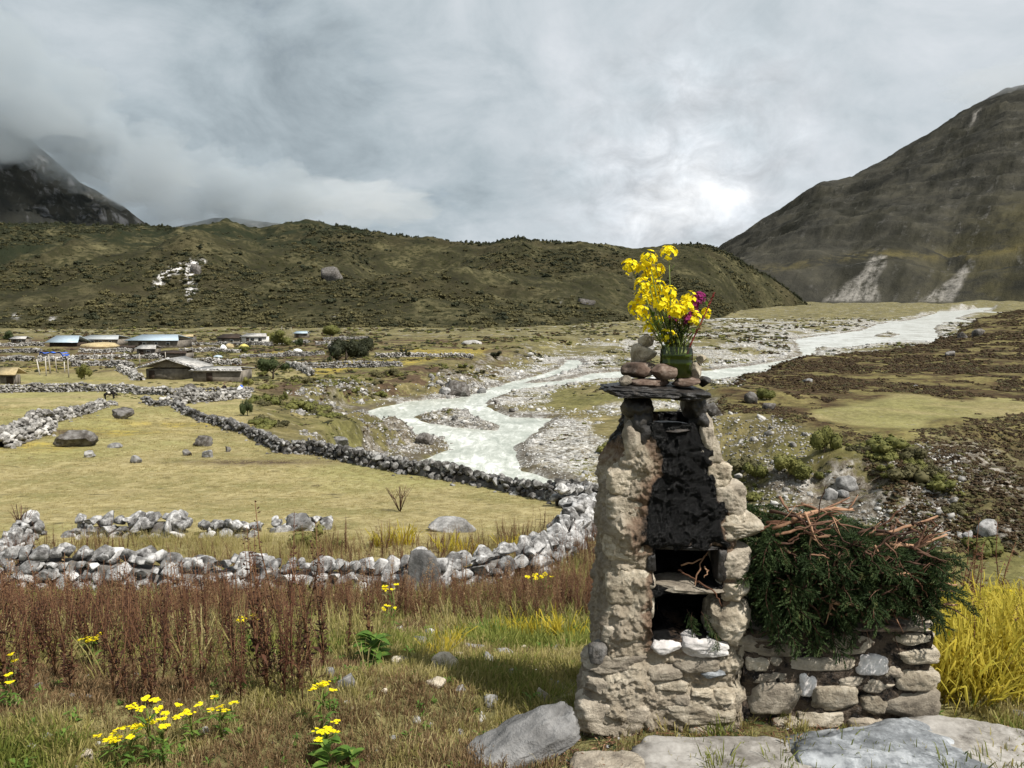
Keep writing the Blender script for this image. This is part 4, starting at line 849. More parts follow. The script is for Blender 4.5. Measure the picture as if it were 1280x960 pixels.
for i, (a, b, w, h, lb) in enumerate(((1060, 612, 26, 18, 'pale angular boulder on the eroded slope above the brushwood'), (1040, 624, 18, 14, 'blue grey rounded boulder beside the pale angular one'), (1056, 622, 14, 9, 'dark stone under the pale angular boulder'), (1238, 672, 26, 20, 'round grey boulder in the heath at the right edge'), (1212, 678, 16, 14, 'dark boulder left of the round grey one'),
        (940, 505, 16, 15, 'dark upright rock above the river at the right bank'), (962, 512, 16, 8, 'flat dark rock on the brink right of the upright one'), (1205, 423, 12, 8, 'dark boulder by the upper river on the right'), (1225, 420, 14, 9, 'large dark boulder on the heath beside the upper river'), (1010, 478, 12, 5, 'pale stone in the green of the terrace edge'), (1190, 446, 14, 7, 'dark mossy boulder on the terrace'),
        (1145, 484, 6, 3, 'small white stone on the terrace meadow'), (893, 520, 22, 16, 'grey rock just behind the right shoulder of the burner'))):
    boulder(a, b, w, h, lb, mat=('boulder' if 'pale' in lb or 'round' in lb or 'white' in lb else 'darkrock'), seed=40 + i, n=3)
boulder(414, 350, 30, 20, 'lone pale boulder high on the scrub ridge', at_=None, mat='boulder', seed=60) if False else None
# boulders on the ridge stand on the ridge sheet
def on_ridge(px, py):
    d = RY_ * CP - RZ * SP; qx = 640 + 960 * RX / d; qy = 480 - 960 * (RZ * CP + RY_ * SP) / d
    k = np.argmin((qx - px) ** 2 + (qy - py) ** 2 + np.where(RT > .97, 1e6, 0)); return (RX.ravel()[k], RY_.ravel()[k], RZ.ravel()[k])
boulder(0, 0, 28, 18, 'lone grey boulder high on the scrub ridge', at_=on_ridge(414, 350), seed=61, n=3, mat='darkrock')
boulder(0, 0, 16, 12, 'small dark crag just below the lone ridge boulder', at_=on_ridge(426, 366), seed=62, n=3, mat='darkrock') if False else None
boulder(0, 0, 14, 12, 'dark rock amid the white scar on the ridge', at_=on_ridge(244, 342), seed=63, n=3, mat='darkrock')
boulder(0, 0, 22, 7, 'flat dark crag low on the middle of the ridge', at_=on_ridge(735, 380), seed=64, n=3, mat='darkrock')
# pebbles of the near bank, each a thing
near_st = [(556, 838, 30, 16), (538, 800, 16, 10), (520, 812, 22, 12), (500, 832, 20, 8), (612, 835, 20, 14), (632, 822, 22, 8), (575, 825, 14, 8), (590, 815, 26, 6), (612, 882, 18, 10), (678, 878, 16, 14), (430, 862, 26, 14), (412, 850, 12, 12), (560, 775, 14, 9), (548, 770, 16, 8), (700, 818, 16, 8), (655, 818, 18, 7),
           (602, 902, 14, 8), (595, 790, 18, 8), (480, 868, 10, 5), (45, 865, 14, 8), (55, 930, 18, 10), (105, 950, 18, 9), (38, 940, 12, 8), (640, 845, 12, 6), (545, 860, 22, 9), (575, 868, 12, 8), (520, 905, 12, 6), (460, 820, 12, 6), (665, 850, 9, 5), (500, 790, 10, 6)]
near_lb = ['white and grey stone, largest on the hump left of the burner', 'blue grey stone below the leafy green plant', 'flat pinkish stone right of the leafy plant', 'thin white stone flake beside the leafy plant', 'squat pale stone in the middle of the hump', 'long flat grey stone on top of the hump', 'small pale stone above the largest one', 'flat pale slab near the yellow blades', 'round brownish stone in the low grass', 'round grey stone left of the burner foot',
           'flat white stone in front of the dock thicket', 'small upright white stone beside the flat white one', 'small pale stone under the thicket edge', 'dark topped stone under the thicket edge', 'half buried pale stone by the burner side', 'half buried grey stone left of the burner side', 'tiny pale stone in the dead grass above the long rock', 'grey stone at the foot of the yellow blades', 'small flat white stone in the grass', 'white stone at the far left of the bank', 'white stone in the bottom left weeds',
           'whitish stone at the bottom left picture edge', 'small stone at the left edge near the bottom', 'little stone on the hump between two pale ones', 'flat brown stone on the left of the hump', 'little brown stone low on the hump', 'small stone in the grass centre bottom', 'small stone at the right end of the thicket', 'tiny white stone near the burner', 'small stone near the leafy plant']
for i, ((a, b, w, h), lb) in enumerate(zip(near_st, near_lb)): boulder(a, b, w * 1.15, h * 1.25, lb, 'stone', 'wallstone' if i % 3 else 'sand', 80 + i, n=3, name='stone', rz=i * 1.3, sink=.35)
# ------------------------------------------------------------------ the stone incense burner
def frontY(z): return 2.80 + .10 * (z + 1.65) / 1.35
def p2(px, py, dy=0.0):
    """the point seen at a pixel on the burner's leaning front, dy behind it"""
    z = -1.0
    for _ in range(12): Y = frontY(z) + dy; z = at(px, py, Y).z
    return at(px, py, Y)
def topix(x, y, z): d = y * CP - z * SP; return 640 + 960 * x / d, 480 - 960 * (z * CP + y * SP) / d
B0 = Vector((p2(835, 925).x, 3.0, -1.66))
m, g = material('burner_plaster'); P = pos(g)
s_a, s_b, s_c, _ = attr(g, 'soot')
n = g.noise(P, 13, 9, .7); n2 = g.noise(P, 60, 6, .75); n3 = g.noise(P, 4, 4, .6); nst = g.noise(g.map(P, scale=(1, 1, 3)), 9, 8, .75)
c = g.ramp(g.m('ADD', g.m('MULTIPLY', n, .7), g.m('MULTIPLY', n2, .3)), [(.30, (.15, .12, .085)), (.43, (.41, .35, .26)), (.56, (.57, .50, .39)), (.72, (.70, .64, .53))])
c = g.mix(g.m('MULTIPLY', g.ss(n3, .50, .64), .4), c, (.25, .20, .15)); c = g.mix(g.m('MULTIPLY', g.ss(nst, .62, .52), .35), c, (.12, .09, .065))
nz_ = g.m('MULTIPLY', g.m('MULTIPLY', g.m('SUBTRACT', n, .5), 1.1), g.m('MINIMUM', g.m('MULTIPLY', s_a, 4.0), 1.0)); sm = g.ss(g.m('ADD', s_a, nz_), .35, .62)
soot = g.ramp(n2, [(.3, (.002, .002, .0025)), (.6, (.004, .004, .004)), (.8, (.008, .0075, .007))])
rim = g.m('MULTIPLY', g.ss(g.m('ADD', s_a, nz_), .14, .40), .7)
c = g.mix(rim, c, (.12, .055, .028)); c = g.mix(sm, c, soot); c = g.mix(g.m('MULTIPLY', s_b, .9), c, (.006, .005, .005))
c = g.mix(g.m('MULTIPLY', s_c, g.ss(n, .40, .55)), c, (.10, .075, .055))  # darker brown left side: its shade and its streaks are painted in
rg = g.m('MULTIPLY_ADD', sm, -.69, .92)
fn = g.m('ADD', n, g.m('ADD', g.m('MULTIPLY', n2, g.m('MULTIPLY_ADD', sm, -.15, .45)), g.m('MULTIPLY', nst, .5)))
finish(g, c, rg, fn, 1.0, .026, spec=g.m('MULTIPLY_ADD', sm, .02, .16)); M['plaster'] = m

def prof(pts, py): a = np.array(pts, float); return np.interp(py, a[:, 0], a[:, 1])
LFR = [(505, 800), (522, 794), (545, 784), (575, 768), (600, 764), (650, 761), (700, 757), (750, 754), (800, 749), (850, 744), (880, 738), (930, 732)]
RFR = [(505, 880), (522, 884), (540, 891), (560, 903), (585, 912), (620, 916), (650, 922), (690, 934), (750, 938), (800, 940), (850, 938), (930, 934)]
root = empty('stone_incense_burner', B0, 'weathered stone incense burner with a sooty black front and two dark niches', 'incense burner')
nz, nf, nsd, nbk = 300, 250, 60, 40
zs = np.linspace(-1.78, p2(840, 527).z, nz); V = []; at_ = []
for z in zs:
    Yf = frontY(z); d = Yf * CP - z * SP; py = 480 - 960 * (z * CP + Yf * SP) / d
    xl, xr = (prof(LFR, py) - 640) / 960 * d, (prof(RFR, py) - 640) / 960 * d; dep = .44 - .12 * (z + 1.65) / 1.35
    xc, hw = (xl + xr) / 2, (xr - xl) / 2
    t = np.concatenate([np.linspace(-1, 1, nf, endpoint=False), np.linspace(0, 1, nsd, endpoint=False) + 10, np.linspace(1, -1, nbk, endpoint=False) + 20, np.linspace(1, 0, nsd, endpoint=False) + 30])
    x = np.where(t < 5, t, np.where(t < 15, 1, np.where(t < 25, t - 20, -1))); y = np.where(t < 5, 0, np.where(t < 15, t - 10, np.where(t < 25, 1, t - 30)))
    # round the corners
    cr = .09; yy = y * dep; xx = x * hw
    ex, ey = np.clip(np.abs(xx) - (hw - cr), 0, None), np.clip(np.abs(yy - dep / 2) - (dep / 2 - cr), 0, None)
    L = np.hypot(ex, ey); k = np.where((ex > 0) & (ey > 0) & (L > cr), cr / (L + 1e-9), 1)
    xx = np.sign(xx) * (np.where(ex > 0, hw - cr + ex * k, np.abs(xx))); yy = dep / 2 + np.sign(yy - dep / 2) * np.where(ey > 0, dep / 2 - cr + ey * k, np.abs(yy - dep / 2))
    V.append(np.stack([xc + xx, Yf + yy, np.full_like(xx, z)], 1)); at_.append(np.stack([t, np.full_like(t, py)], 1))
V = np.concatenate(V); TT = np.concatenate(at_); ncol = nf + 2 * nsd + nbk
front = TT[:, 0] < 5
# outward direction, lumps, ledges
ctr = np.array([V[:, 0].mean(), 3.02]); N = V[:, :2] - ctr; sid = (TT[:, 0] >= 5) & (TT[:, 0] < 16); sidl = TT[:, 0] >= 29.5
N = np.where(front[:, None], np.array([0, -1.0]), np.where(sid[:, None], np.array([1.0, 0]), np.where(sidl[:, None], np.array([-1.0, 0]), np.array([0, 1.0]))))
x, y, z = V.T
px, py = topix(x, y, z)
cell = vn(x * 6, y * 6, z * 10, 7); led = vn(x * 2.5 + 3, y * 2.5, z * 16 + .8 * vn(x * 4, y * 4, z * 3, 3), 12)
lum = .022 * fbm(x * 5, y * 5, z * 5, 2, 4) + .013 * np.abs(led) * np.sign(led) + .010 * fbm(x * 20, y * 20, z * 26, 4, 6, .6) + .006 * fbm(x * 60, y * 60, z * 60, 2, 9)
def rec(P_, soft=3.0, wob=4.0):
    s, _ = poly_sd(P_, px + wob * vn(x * 22, z * 22, 0, 31), py + wob * vn(x * 22, z * 22, 0, 32)); return np.clip(s / soft + .5, 0, 1) * front
panel = [(796, 500), (884, 500), (892, 530), (888, 552), (897, 600), (904, 630), (912, 684), (803, 684), (799, 662), (811, 630), (821, 600), (827, 575), (820, 552), (806, 540)]
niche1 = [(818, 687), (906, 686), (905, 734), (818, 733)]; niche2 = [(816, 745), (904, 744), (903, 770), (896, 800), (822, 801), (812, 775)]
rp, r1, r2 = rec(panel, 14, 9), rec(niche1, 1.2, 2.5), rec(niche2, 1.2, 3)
# heavy lit mass left of the soot stands proud
pr = np.clip(poly_sd([(770, 575), (812, 572), (818, 640), (812, 700), (812, 740), (806, 800), (770, 800), (762, 690)], px, py)[0] / 10 + .3, 0, 1) * front
lum = lum + .010 * pr * (1 + fbm(x * 9, z * 12, 0, 3, 44)); lum = lum * (1 - .3 * rp) + .010 * rp + .007 * rp * fbm(x * 26, y, z * 14, 4, 45, .6)
off = lum - np.maximum(r1 * .33, r2 * .33)
lum_ok = 1 - np.maximum(r1, r2) * .6
V2 = V.copy(); V2[:, :2] += N * (lum * lum_ok - np.maximum(r1 * .33, r2 * .33))[:, None]
V2[:, 2] += .006 * fbm(x * 15, y * 15, z * 15, 2, 77)
backcorner = sidl & (py < 600); soot = np.maximum(rp * 1.0, np.clip(poly_sd([(812, 676), (812, 812), (840, 806), (906, 806), (912, 680)], px, py)[0] / 14 + .35, 0, 1) * front * .9)
soot = np.maximum(soot, .46 * np.clip(poly_sd(panel, px, py)[0] / 34 + 1, 0, 1) * front); soot = np.maximum(soot, .40 * np.clip(poly_sd([(812, 676), (812, 812), (906, 812), (912, 676)], px, py)[0] / 22 + 1, 0, 1) * front)
soot = np.maximum(soot, (py < 545) * np.clip((545 - py) / 30, 0, 1) * (.55 + .5 * (px > 822)) * 1.0); soot = np.maximum(soot, sidl * np.clip((600 - py) / 60, 0, 1) * .6)
mesh_ = mesh_np('plaster_body', V2 - np.array(B0), gridF(nz, ncol, True), True, {'soot': np.stack([soot, np.maximum(r1, r2), sidl * .5 * (py > 600), soot * 0 + 1], 1)})  # third channel holds the left side's painted shade and streaks, not soot
# close the top
bm_top = V2[-ncol:] - np.array(B0)
link('body', mesh_, M['plaster'], root)
v, f = rockV(77, 3, 6, rough=.05); c0 = bm_top.mean(0)
link('crown_rubble', mesh_np('crown_rubble', v * np.array([.11, .12, .016]) + c0 + np.array([0, 0, -.030]), f, False), M['sootst'], root)
def block(px, py, w, h, mat, nm='stone', proud=.02, deep=.12, seed=0, n=4, parent=root, base=None, dy=0.0, rz=0.0, ry=0.0, boxy=.85, cuts=9, rough=.035, strata=.02, label=None, lo=.62, flat=True):
    p = p2(px, py, dy); k = (p.y * CP - p.z * SP) / 960
    V, F_ = rockV(1000 + seed, n, cuts, lo, .95, rough, 3.0, boxy, strata); V = V - (V.max(0) + V.min(0)) / 2; V = V / np.ptp(V, axis=0)
    V = V * np.array([w * k, deep, h * k]); V = V @ np.array(Euler((0, ry, rz)).to_matrix()).T
    c = np.array([p.x, p.y + deep / 2 - proud, p.z]) - np.array(parent.location if parent is not None else (0, 0, 0))
    if parent is None:
        o = link(nm, mesh_np(nm, V, F_, False), M[mat]); o.location = c; return o
    o = link(nm, mesh_np(nm, V + c, F_, False), M[mat], parent)
    if label: o['label'] = label
    return o
BS = [(768, 903, 98, 54, 'taupe', .045, .16), (868, 893, 112, 42, 'sand', .035, .14), (774, 862, 92, 36, 'taupe', .03, .12), (770, 832, 86, 26, 'taupe', .022, .12), (833, 843, 46, 20, 'taupe', .016, .1), (838, 860, 50, 18, 'sand', .014, .08),
      (833, 811, 40, 18, 'quartz', .025, .12), (882, 811, 62, 25, 'quartz', .045, .14), (872, 833, 60, 20, 'taupe', .02, .12), (892, 843, 32, 10, 'slab', .028, .08), (878, 868, 30, 12, 'sand', .02, .08), (850, 876, 28, 14, 'taupe', .018, .08), (906, 872, 34, 20, 'sand', .02, .1), (812, 905, 16, 26, 'sand', .02, .08),
      (748, 818, 24, 26, 'darkrock', .03, .08), (897, 598, 40, 44, 'sand', .03, .16), (888, 565, 34, 36, 'sand', .02, .14), (912, 628, 48, 46, 'taupe', .03, .2), (917, 652, 36, 28, 'sand', .02, .16), (921, 666, 78, 32, 'sand', .05, .26), (920, 706, 46, 46, 'taupe', .025, .2), (922, 742, 42, 24, 'sand', .02, .18),
      (916, 783, 58, 58, 'sand', .05, .2), (860, 738, 98, 9, 'taupe', .035, .2), (860, 684, 104, 10, 'sootst', .02, .2), (814, 703, 16, 26, 'sootst', .02, .1), (812, 728, 18, 18, 'taupe', .025, .1), (902, 708, 16, 46, 'sootst', .012, .12), (898, 640, 18, 40, 'sootst', .006, .1), (884, 585, 14, 36, 'sootst', .006, .1), (808, 758, 22, 40, 'sand', .015, .1), (798, 775, 34, 56, 'sand', .02, .12),
      (788, 600, 58, 42, 'sand', .035, .14), (790, 640, 64, 46, 'sand', .038, .14), (785, 688, 60, 46, 'sand', .030, .14), (786, 735, 58, 50, 'sand', .038, .14), (776, 798, 50, 34, 'taupe', .022, .12)]
for i, (a, b, w, h, mt, prd, dp) in enumerate(BS):
    block(a, b, w, h, mt, proud=prd * .40 + (.004 if w * h < 1500 else .0), deep=dp, seed=i, dy=(.004 if 750 < a < 815 and b < 760 else 0), ry=random.Random(i).uniform(-.06, .06), boxy=1.0, rough=.06 if mt == 'sand' else .045, cuts=12, lo=.72, label='black sooty lintel over the upper niche' if mt == 'sootst' else ('shelf slab between the two niches' if (a, b) == (860, 738) else None), n=5 if w * h > 1500 else 4)
# pillars and the flat top stone: the hole between them shows the valley
for i, (a, b, w, h, mt, dp) in enumerate(((800, 512, 42, 30, 'sootst', .22), (803, 540, 36, 62, 'sootst', .2), (794, 555, 30, 60, 'taupe', .14), (873, 510, 28, 36, 'sootst', .2), (878, 528, 22, 34, 'sootst', .16), (884, 548, 22, 60, 'taupe', .16))):
    block(a, b, w, h, mt, 'stone', proud=.02, deep=dp, seed=60 + i, boxy=.5, rough=.06)
block(815, 490, 122, 16, 'sootst', 'top_slab', proud=.07, deep=.36, seed=70, n=5, boxy=1.0, cuts=14, lo=.7, rough=.07, strata=.05, ry=.02, label='wide sooty flat stone across the top')
block(862, 494, 54, 14, 'sootst', 'top_slab', proud=.08, deep=.30, seed=71, boxy=1.0, cuts=12, lo=.7, rough=.08, ry=-.03, label='smaller sooty flat stone under the right end of the top')
# loose stones on the flat top, each a thing
TS = [(783, 477, 16, 14, 'taupe', .06, .00, 'small round grey stone at the left end of the top slab'), (816, 480, 54, 9, 'brownst', .14, .0, 'long thin brown flat stone on the left of the top slab'), (862, 479, 36, 11, 'brownst', .12, .0, 'flat brown stone in front of the glass jar'), (884, 479, 16, 14, 'sootst', .12, .02, 'small dark stone at the right end of the top slab'),
      (803, 465, 46, 22, 'brownst', .16, .05, 'dark brown block resting on the long thin stone'), (833, 466, 34, 21, 'brownst', .09, .01, 'triangular brown stone leaning before the jar'), (873, 466, 16, 26, 'sand', .08, .09, 'upright beige stone right of the jar'), (809, 444, 34, 28, 'sand', .14, .12, 'beige rough stone stacked left of the jar'), (810, 427, 20, 15, 'sand', .09, .14, 'pale beige stone topmost of the stack beside the jar'), (879, 450, 12, 12, 'sand', .06, .10, 'small pale chip on top of the upright beige stone')]
for i, (a, b, w, h, mt, dp, dy, lb) in enumerate(TS): tag(block(a, b, w, h, mt, 'stone', proud=.0, deep=dp, seed=90 + i, parent=None, dy=dy, boxy=.55, cuts=14, lo=.5, rough=.03), lb, 'stone')

# ------------------------------------------------------------------ the low side wall
root = empty('low_stone_wall', (p2(1050, 905).x, 3.05, -1.64), 'low mortared stone wall joined to the right side of the incense burner', 'wall')
o0 = np.array(root.location); b = MB()
pL, pR = p2(930, 860, .03).x, p2(1166, 860, .03).x; zt_ = p2(1050, 790, .03).z; nx, nzz = 120, 60; VV = []
for zz in np.linspace(-1.8, zt_, nzz):
    for xx in np.linspace(pL, pR, nx): VV.append((xx, 2.875 + .008 * 0, zz))
VV = np.array(VV); VV[:, 1] -= .006 + .014 * fbm(VV[:, 0] * 9, 0, VV[:, 2] * 14, 4, 5) + .006 * fbm(VV[:, 0] * 40, 0, VV[:, 2] * 40, 2, 6)
n1_ = len(VV); Q = gridF(nzz, nx)
b.add(VV - o0, Q=Q); b.box((0 + (pL + pR) / 2 - o0[0], 3.10 - o0[1], (zt_ - 1.8) / 2 - .004 - o0[2]), ((pR - pL) / 2 - .005, .21, (zt_ + 1.8) / 2 - .006))
me = b.mesh('mortar'); me.attributes.new('soot', 'FLOAT_COLOR', 'POINT'); link('mortar', me, M['plaster'], root)
LWS = [(1095, 783, 76, 11, 'brownst', .06, .3), (1140, 782, 56, 12, 'taupe', .055, .3), (1020, 790, 80, 12, 'brownst', .05, .26), (965, 793, 70, 14, 'taupe', .04, .24), (1062, 803, 64, 25, 'taupe', .025, .14), (1138, 798, 58, 17, 'sand', .035, .16), (962, 806, 96, 26, 'taupe', .02, .14), (1022, 829, 92, 17, 'taupe', .025, .12), (946, 828, 30, 18, 'sand', .02, .1), (968, 824, 16, 12, 'taupe', .02, .08),
       (1088, 829, 40, 24, 'quartz', .03, .1), (1142, 818, 62, 20, 'sand', .035, .16), (1146, 850, 56, 24, 'sand', .035, .16), (1136, 880, 76, 38, 'taupe', .03, .18), (968, 874, 66, 46, 'taupe', .035, .14), (1042, 870, 58, 30, 'sand', .035, .1), (1026, 898, 56, 18, 'sand', .04, .12), (1092, 880, 36, 22, 'sand', .02, .1), (1008, 854, 22, 30, 'quartz', .02, .08),
       (1150, 900, 42, 9, 'quartz', .03, .12), (1098, 856, 44, 18, 'taupe', .018, .1), (1062, 850, 34, 12, 'taupe', .02, .1), (958, 845, 50, 12, 'taupe', .022, .1), (1084, 903, 50, 14, 'taupe', .03, .12), (1114, 838, 26, 14, 'taupe', .02, .1), (985, 904, 40, 12, 'sand', .03, .1)]
for i, (a, b_, w, h, mt, prd, dp) in enumerate(LWS): block(a, b_, w * 1.06, h * 1.12, mt, proud=prd * .6 + .014, deep=dp, seed=120 + i, parent=root, dy=.06, ry=random.Random(i + 50).uniform(-.05, .05), boxy=1.0, lo=.72, rough=.05, n=4)

# ------------------------------------------------------------------ slabs at the burner's foot
def slab(px, py, w, h, deepm, mat, seed, label, tilt=(0, 0), rz=0.0, dz=0.0, dy=0.0, cuts=14, rough=.03, boxy=.9, nm='rock'):
    p = ong(px, py); k = (p.y * CP - p.z * SP) / 960; V, F_ = rockV(1300 + seed, 5, 9, .72, .95, rough * 1.6, 2.6, 1.0, .03); V = V - (V.max(0) + V.min(0)) / 2; V = V / np.ptp(V, axis=0)
    V[:, 2] += (.05 * fbm(V[:, 0] * 5, V[:, 1] * 5, 0, 6, seed, .62) + .08 * np.abs(vn(V[:, 0] * 2.5, V[:, 1] * 6, 0, seed))) * (V[:, 2] > .0)
    o = link(nm, mesh_np(nm, V * np.array([w * k, deepm, h * k]), F_, True), M[mat]); o.location = (p.x, p.y + dy, p.z + dz); o.rotation_euler = (tilt[0], tilt[1], rz); return tag(o, label, 'rock')
slab(905, 955, 250, 40, .30, 'slabwarm', 1, 'long pale weathered slab at the foot of the burner', dz=-.02, dy=.0)
slab(1110, 955, 250, 46, .42, 'slab', 2, 'broad blue grey slab in front of the low wall', dz=-.01, dy=.03)
slab(1235, 955, 170, 40, .40, 'slabwarm', 3, 'flat beige slab in the bottom right corner', dz=-.01, dy=.05, rz=-.2)
slab(655, 952, 150, 46, .20, 'boulder', 4, 'long tilted grey rock rising to the left foot of the burner', tilt=(.1, -.42), rz=.2, dz=.05, dy=.02, cuts=18)
slab(760, 965, 100, 30, .2, 'taupe', 5, 'earthy brown stone under the bottom left of the burner', dz=-.01)
# ------------------------------------------------------------------ jar and flowers on the burner
jp = p2(845, 472, .09); jk = (jp.y * CP - jp.z * SP) / 960; jr = 20 * jk; jh = 41 * jk
m, g = material('green_glass'); fr = g.n('ShaderNodeFresnel', {'IOR': 1.45}).outputs[0]
tr_ = g.n('ShaderNodeBsdfTransparent', {'Color': (.74, .80, .52)}); gl = g.n('ShaderNodeBsdfGlossy', {'Roughness': .06, 'Color': (.9, .95, .85)}); mx = g.n('ShaderNodeMixShader', {0: fr}); g.L(tr_.outputs[0], mx.inputs[1]); g.L(gl.outputs[0], mx.inputs[2]); g.L(mx.outputs[0], g.out.inputs[0]); M['glass'] = m
jar = empty('glass_jar', jp, 'greenish glass jar holding the yellow flowers on top of the burner', 'jar')
def lathe(name, prof_, mat, parent, n=40):
    a = np.linspace(0, 2 * math.pi, n, endpoint=False); V = np.concatenate([np.stack([r * np.cos(a), r * np.sin(a), np.full(n, z)], 1) for r, z in prof_])
    return link(name, mesh_np(name, V, gridF(len(prof_), n, True), True), mat, parent)
R1 = jr; pf = [(.001, 0), (R1 * .9, 0), (R1, .006), (R1, jh * .42), (R1 * 1.03, jh * .45), (R1 * 1.03, jh * .48), (R1, jh * .51), (R1 * 1.0, jh * .66), (R1 * 1.03, jh * .69), (R1 * 1.0, jh * .72), (R1 * .98, jh * .86), (R1 * .9, jh * .92), (R1 * .93, jh)]
lathe('glass_wall', pf, M['glass'], jar)
m, g = material('murky_water'); finish(g, (.12, .16, .03), .15, spec=.4, transl=.6, tcol=(.36, .42, .07)); M['murk'] = m
lathe('water', [(.001, .004), (R1 * .9, .004), (R1 * .93, .01), (R1 * .93, jh * .72), (.001, jh * .72)], M['murk'], jar)
def petal4(b, p, nrm, s):
    nrm = Vector(nrm).normalized(); a = nrm.orthogonal().normalized(); c = nrm.cross(a); t0 = U_(0, 1.5)
    for k in range(4):
        t = t0 + k * math.pi / 2; d = a * math.cos(t) + c * math.sin(t) + nrm * .25; b.leaf(p, d, nrm, s, s * .9, .1)
def flower_stem(px, py, head, kind='mustard', label='', dy=0.0, nflow=20, rad=.026):
    tip = p2(px, py, .10 + dy); base = jp + Vector((U_(-.5, .5) * jr, U_(-.5, .5) * jr, .01)); o = empty('flower_stem', jp, label, 'flower', 'flower stems in the glass jar')
    t = tip - jp; bse = base - jp; mid = Vector((bse.x * .6 + (t.x) * .28, bse.y, jh)); P = [bse, mid, mid.lerp(t, .5) + Vector((t.x * .05, 0, .012)), t]
    s = MB(); s.tube(P, [.0032, .003, .0025, .0015], 6); link('stem', s.mesh('stem', mats=[M['stemgreen'] if kind != 'spike' else M['redspike']]), None, o)
    q = MB(); mt = {'mustard': 'yellow', 'pink': 'magenta', 'spike': 'redspike'}[kind]
    for i in range(nflow):
        if kind == 'spike': k = i / nflow; c = P[2].lerp(t, .2 + .8 * k) + Vector((U_(-1, 1), U_(-1, 1), U_(-1, 1))) * .006; q.leaf(c, (U_(-1, 1), U_(-1, 1), U_(0, 1)), (0, 0, 1), .009, .005, .2); continue
        d = Vector((random.gauss(0, 1), random.gauss(0, 1), random.gauss(.3, .8))).normalized(); c = t + d * rad * U_(.55, 1.0); petal4(q, c, d + Vector((0, 0, .3)), U_(.009, .013))
    tag(link('flower_head', q.mesh('flower_head', mats=[M[mt]]), None, o), kind='stuff')
    l = MB()
    for i in range(5):
        k = U_(.15, .8); p = P[1].lerp(t, k); a = U_(0, 6.28)
        if kind == 'mustard' and i < 3 and k > .4: 
            e = p + Vector((math.cos(a) * .02, math.sin(a) * .02, .03)); l.tube([p, e], [.0012, .0008], 3)
        else: l.leaf(p, (math.cos(a), math.sin(a), .7), (0, 0, 1), U_(.02, .05), U_(.006, .014), .15)
    tag(link('leaves', l.mesh('leaves', mats=[M['green']]), None, o), kind='stuff')
FL = [(788, 333, 'leftmost yellow flower head, leaning far out over the jar'), (811, 323, 'high yellow flower head left of the tallest stem'), (805, 334, 'yellow head just under the high left one'), (821, 338, 'yellow head in the middle of the upper cluster'), (836, 316, 'tallest bare stem with a yellow head at its tip'), (812, 345, 'yellow head below the upper cluster'),
      (803, 357, 'yellow head at the left of the bunch, second row down'), (822, 360, 'yellow head in the centre of the bunch, third row'), (803, 372, 'yellow head at the left of the bunch, third row down'), (817, 374, 'yellow head in the heart of the bunch'), (836, 367, 'yellow head right of the bunch heart'), (803, 391, 'yellow head low on the left of the bunch'),
      (826, 379, 'yellow head in front of the bunch heart'), (838, 381, 'yellow head above the first dark pink flowers'), (856, 385, 'yellow head beside the dark pink flowers on the right'), (862, 374, 'yellow head on top of the right hand group'), (850, 398, 'lowest yellow head on the right group'), (866, 398, 'yellow head beneath the dark pink flowers'),
      (883, 391, 'rightmost small yellow head'), (822, 403, 'yellow head hanging just above the jar rim at left'), (835, 420, 'yellow head drooping at the jar rim'), (814, 410, 'yellow head at the lower left of the bunch'), (795, 384, 'yellow head at the outer left edge of the bunch'), (845, 390, 'yellow head between the two dark pink patches')]
for i, (a, b_, lb) in enumerate(FL):
    big_ = a not in (883,); flower_stem(a, b_, 0, 'mustard', lb, dy=U_(-.05, .05), nflow=38 if big_ else 16, rad=.033 if big_ else .022)
for a, b_, lb in ((868, 380, 'dark pink flower spray in the upper right of the bunch'), (866, 393, 'dark pink flower spray in the right middle of the bunch'), (839, 402, 'dark pink flowers low in the middle of the bunch'), (874, 372, 'small dark pink flowers at the upper right edge'), (860, 400, 'dark pink flowers behind the lowest right yellow head')):
    flower_stem(a, b_, 0, 'pink', lb, dy=U_(-.03, .03), nflow=26, rad=.026)
flower_stem(893, 366, 0, 'spike', 'thin red seed spike pointing up to the right', nflow=40); flower_stem(876, 410, 0, 'spike', 'short drooping reddish sprig at the right of the bunch', nflow=26)
fo = MB()
for i in range(520):
    a = U_(0, 6.28); r_ = U_(0, .055) ; z_ = jh + U_(-.01, .09); c = Vector((r_ * math.cos(a) * 1.1, r_ * math.sin(a), z_)); fo.leaf(c, (math.cos(a), math.sin(a), U_(-.2, 1)), (0, 0, 1), U_(.012, .035), U_(.003, .009), .15)
o = link('greenery', fo.mesh('greenery', mats=[M['bushdark']])); o.location = jp; tag(o, 'dark green leaves and fine stems filling the mouth of the jar', 'leaves', None, 'stuff')

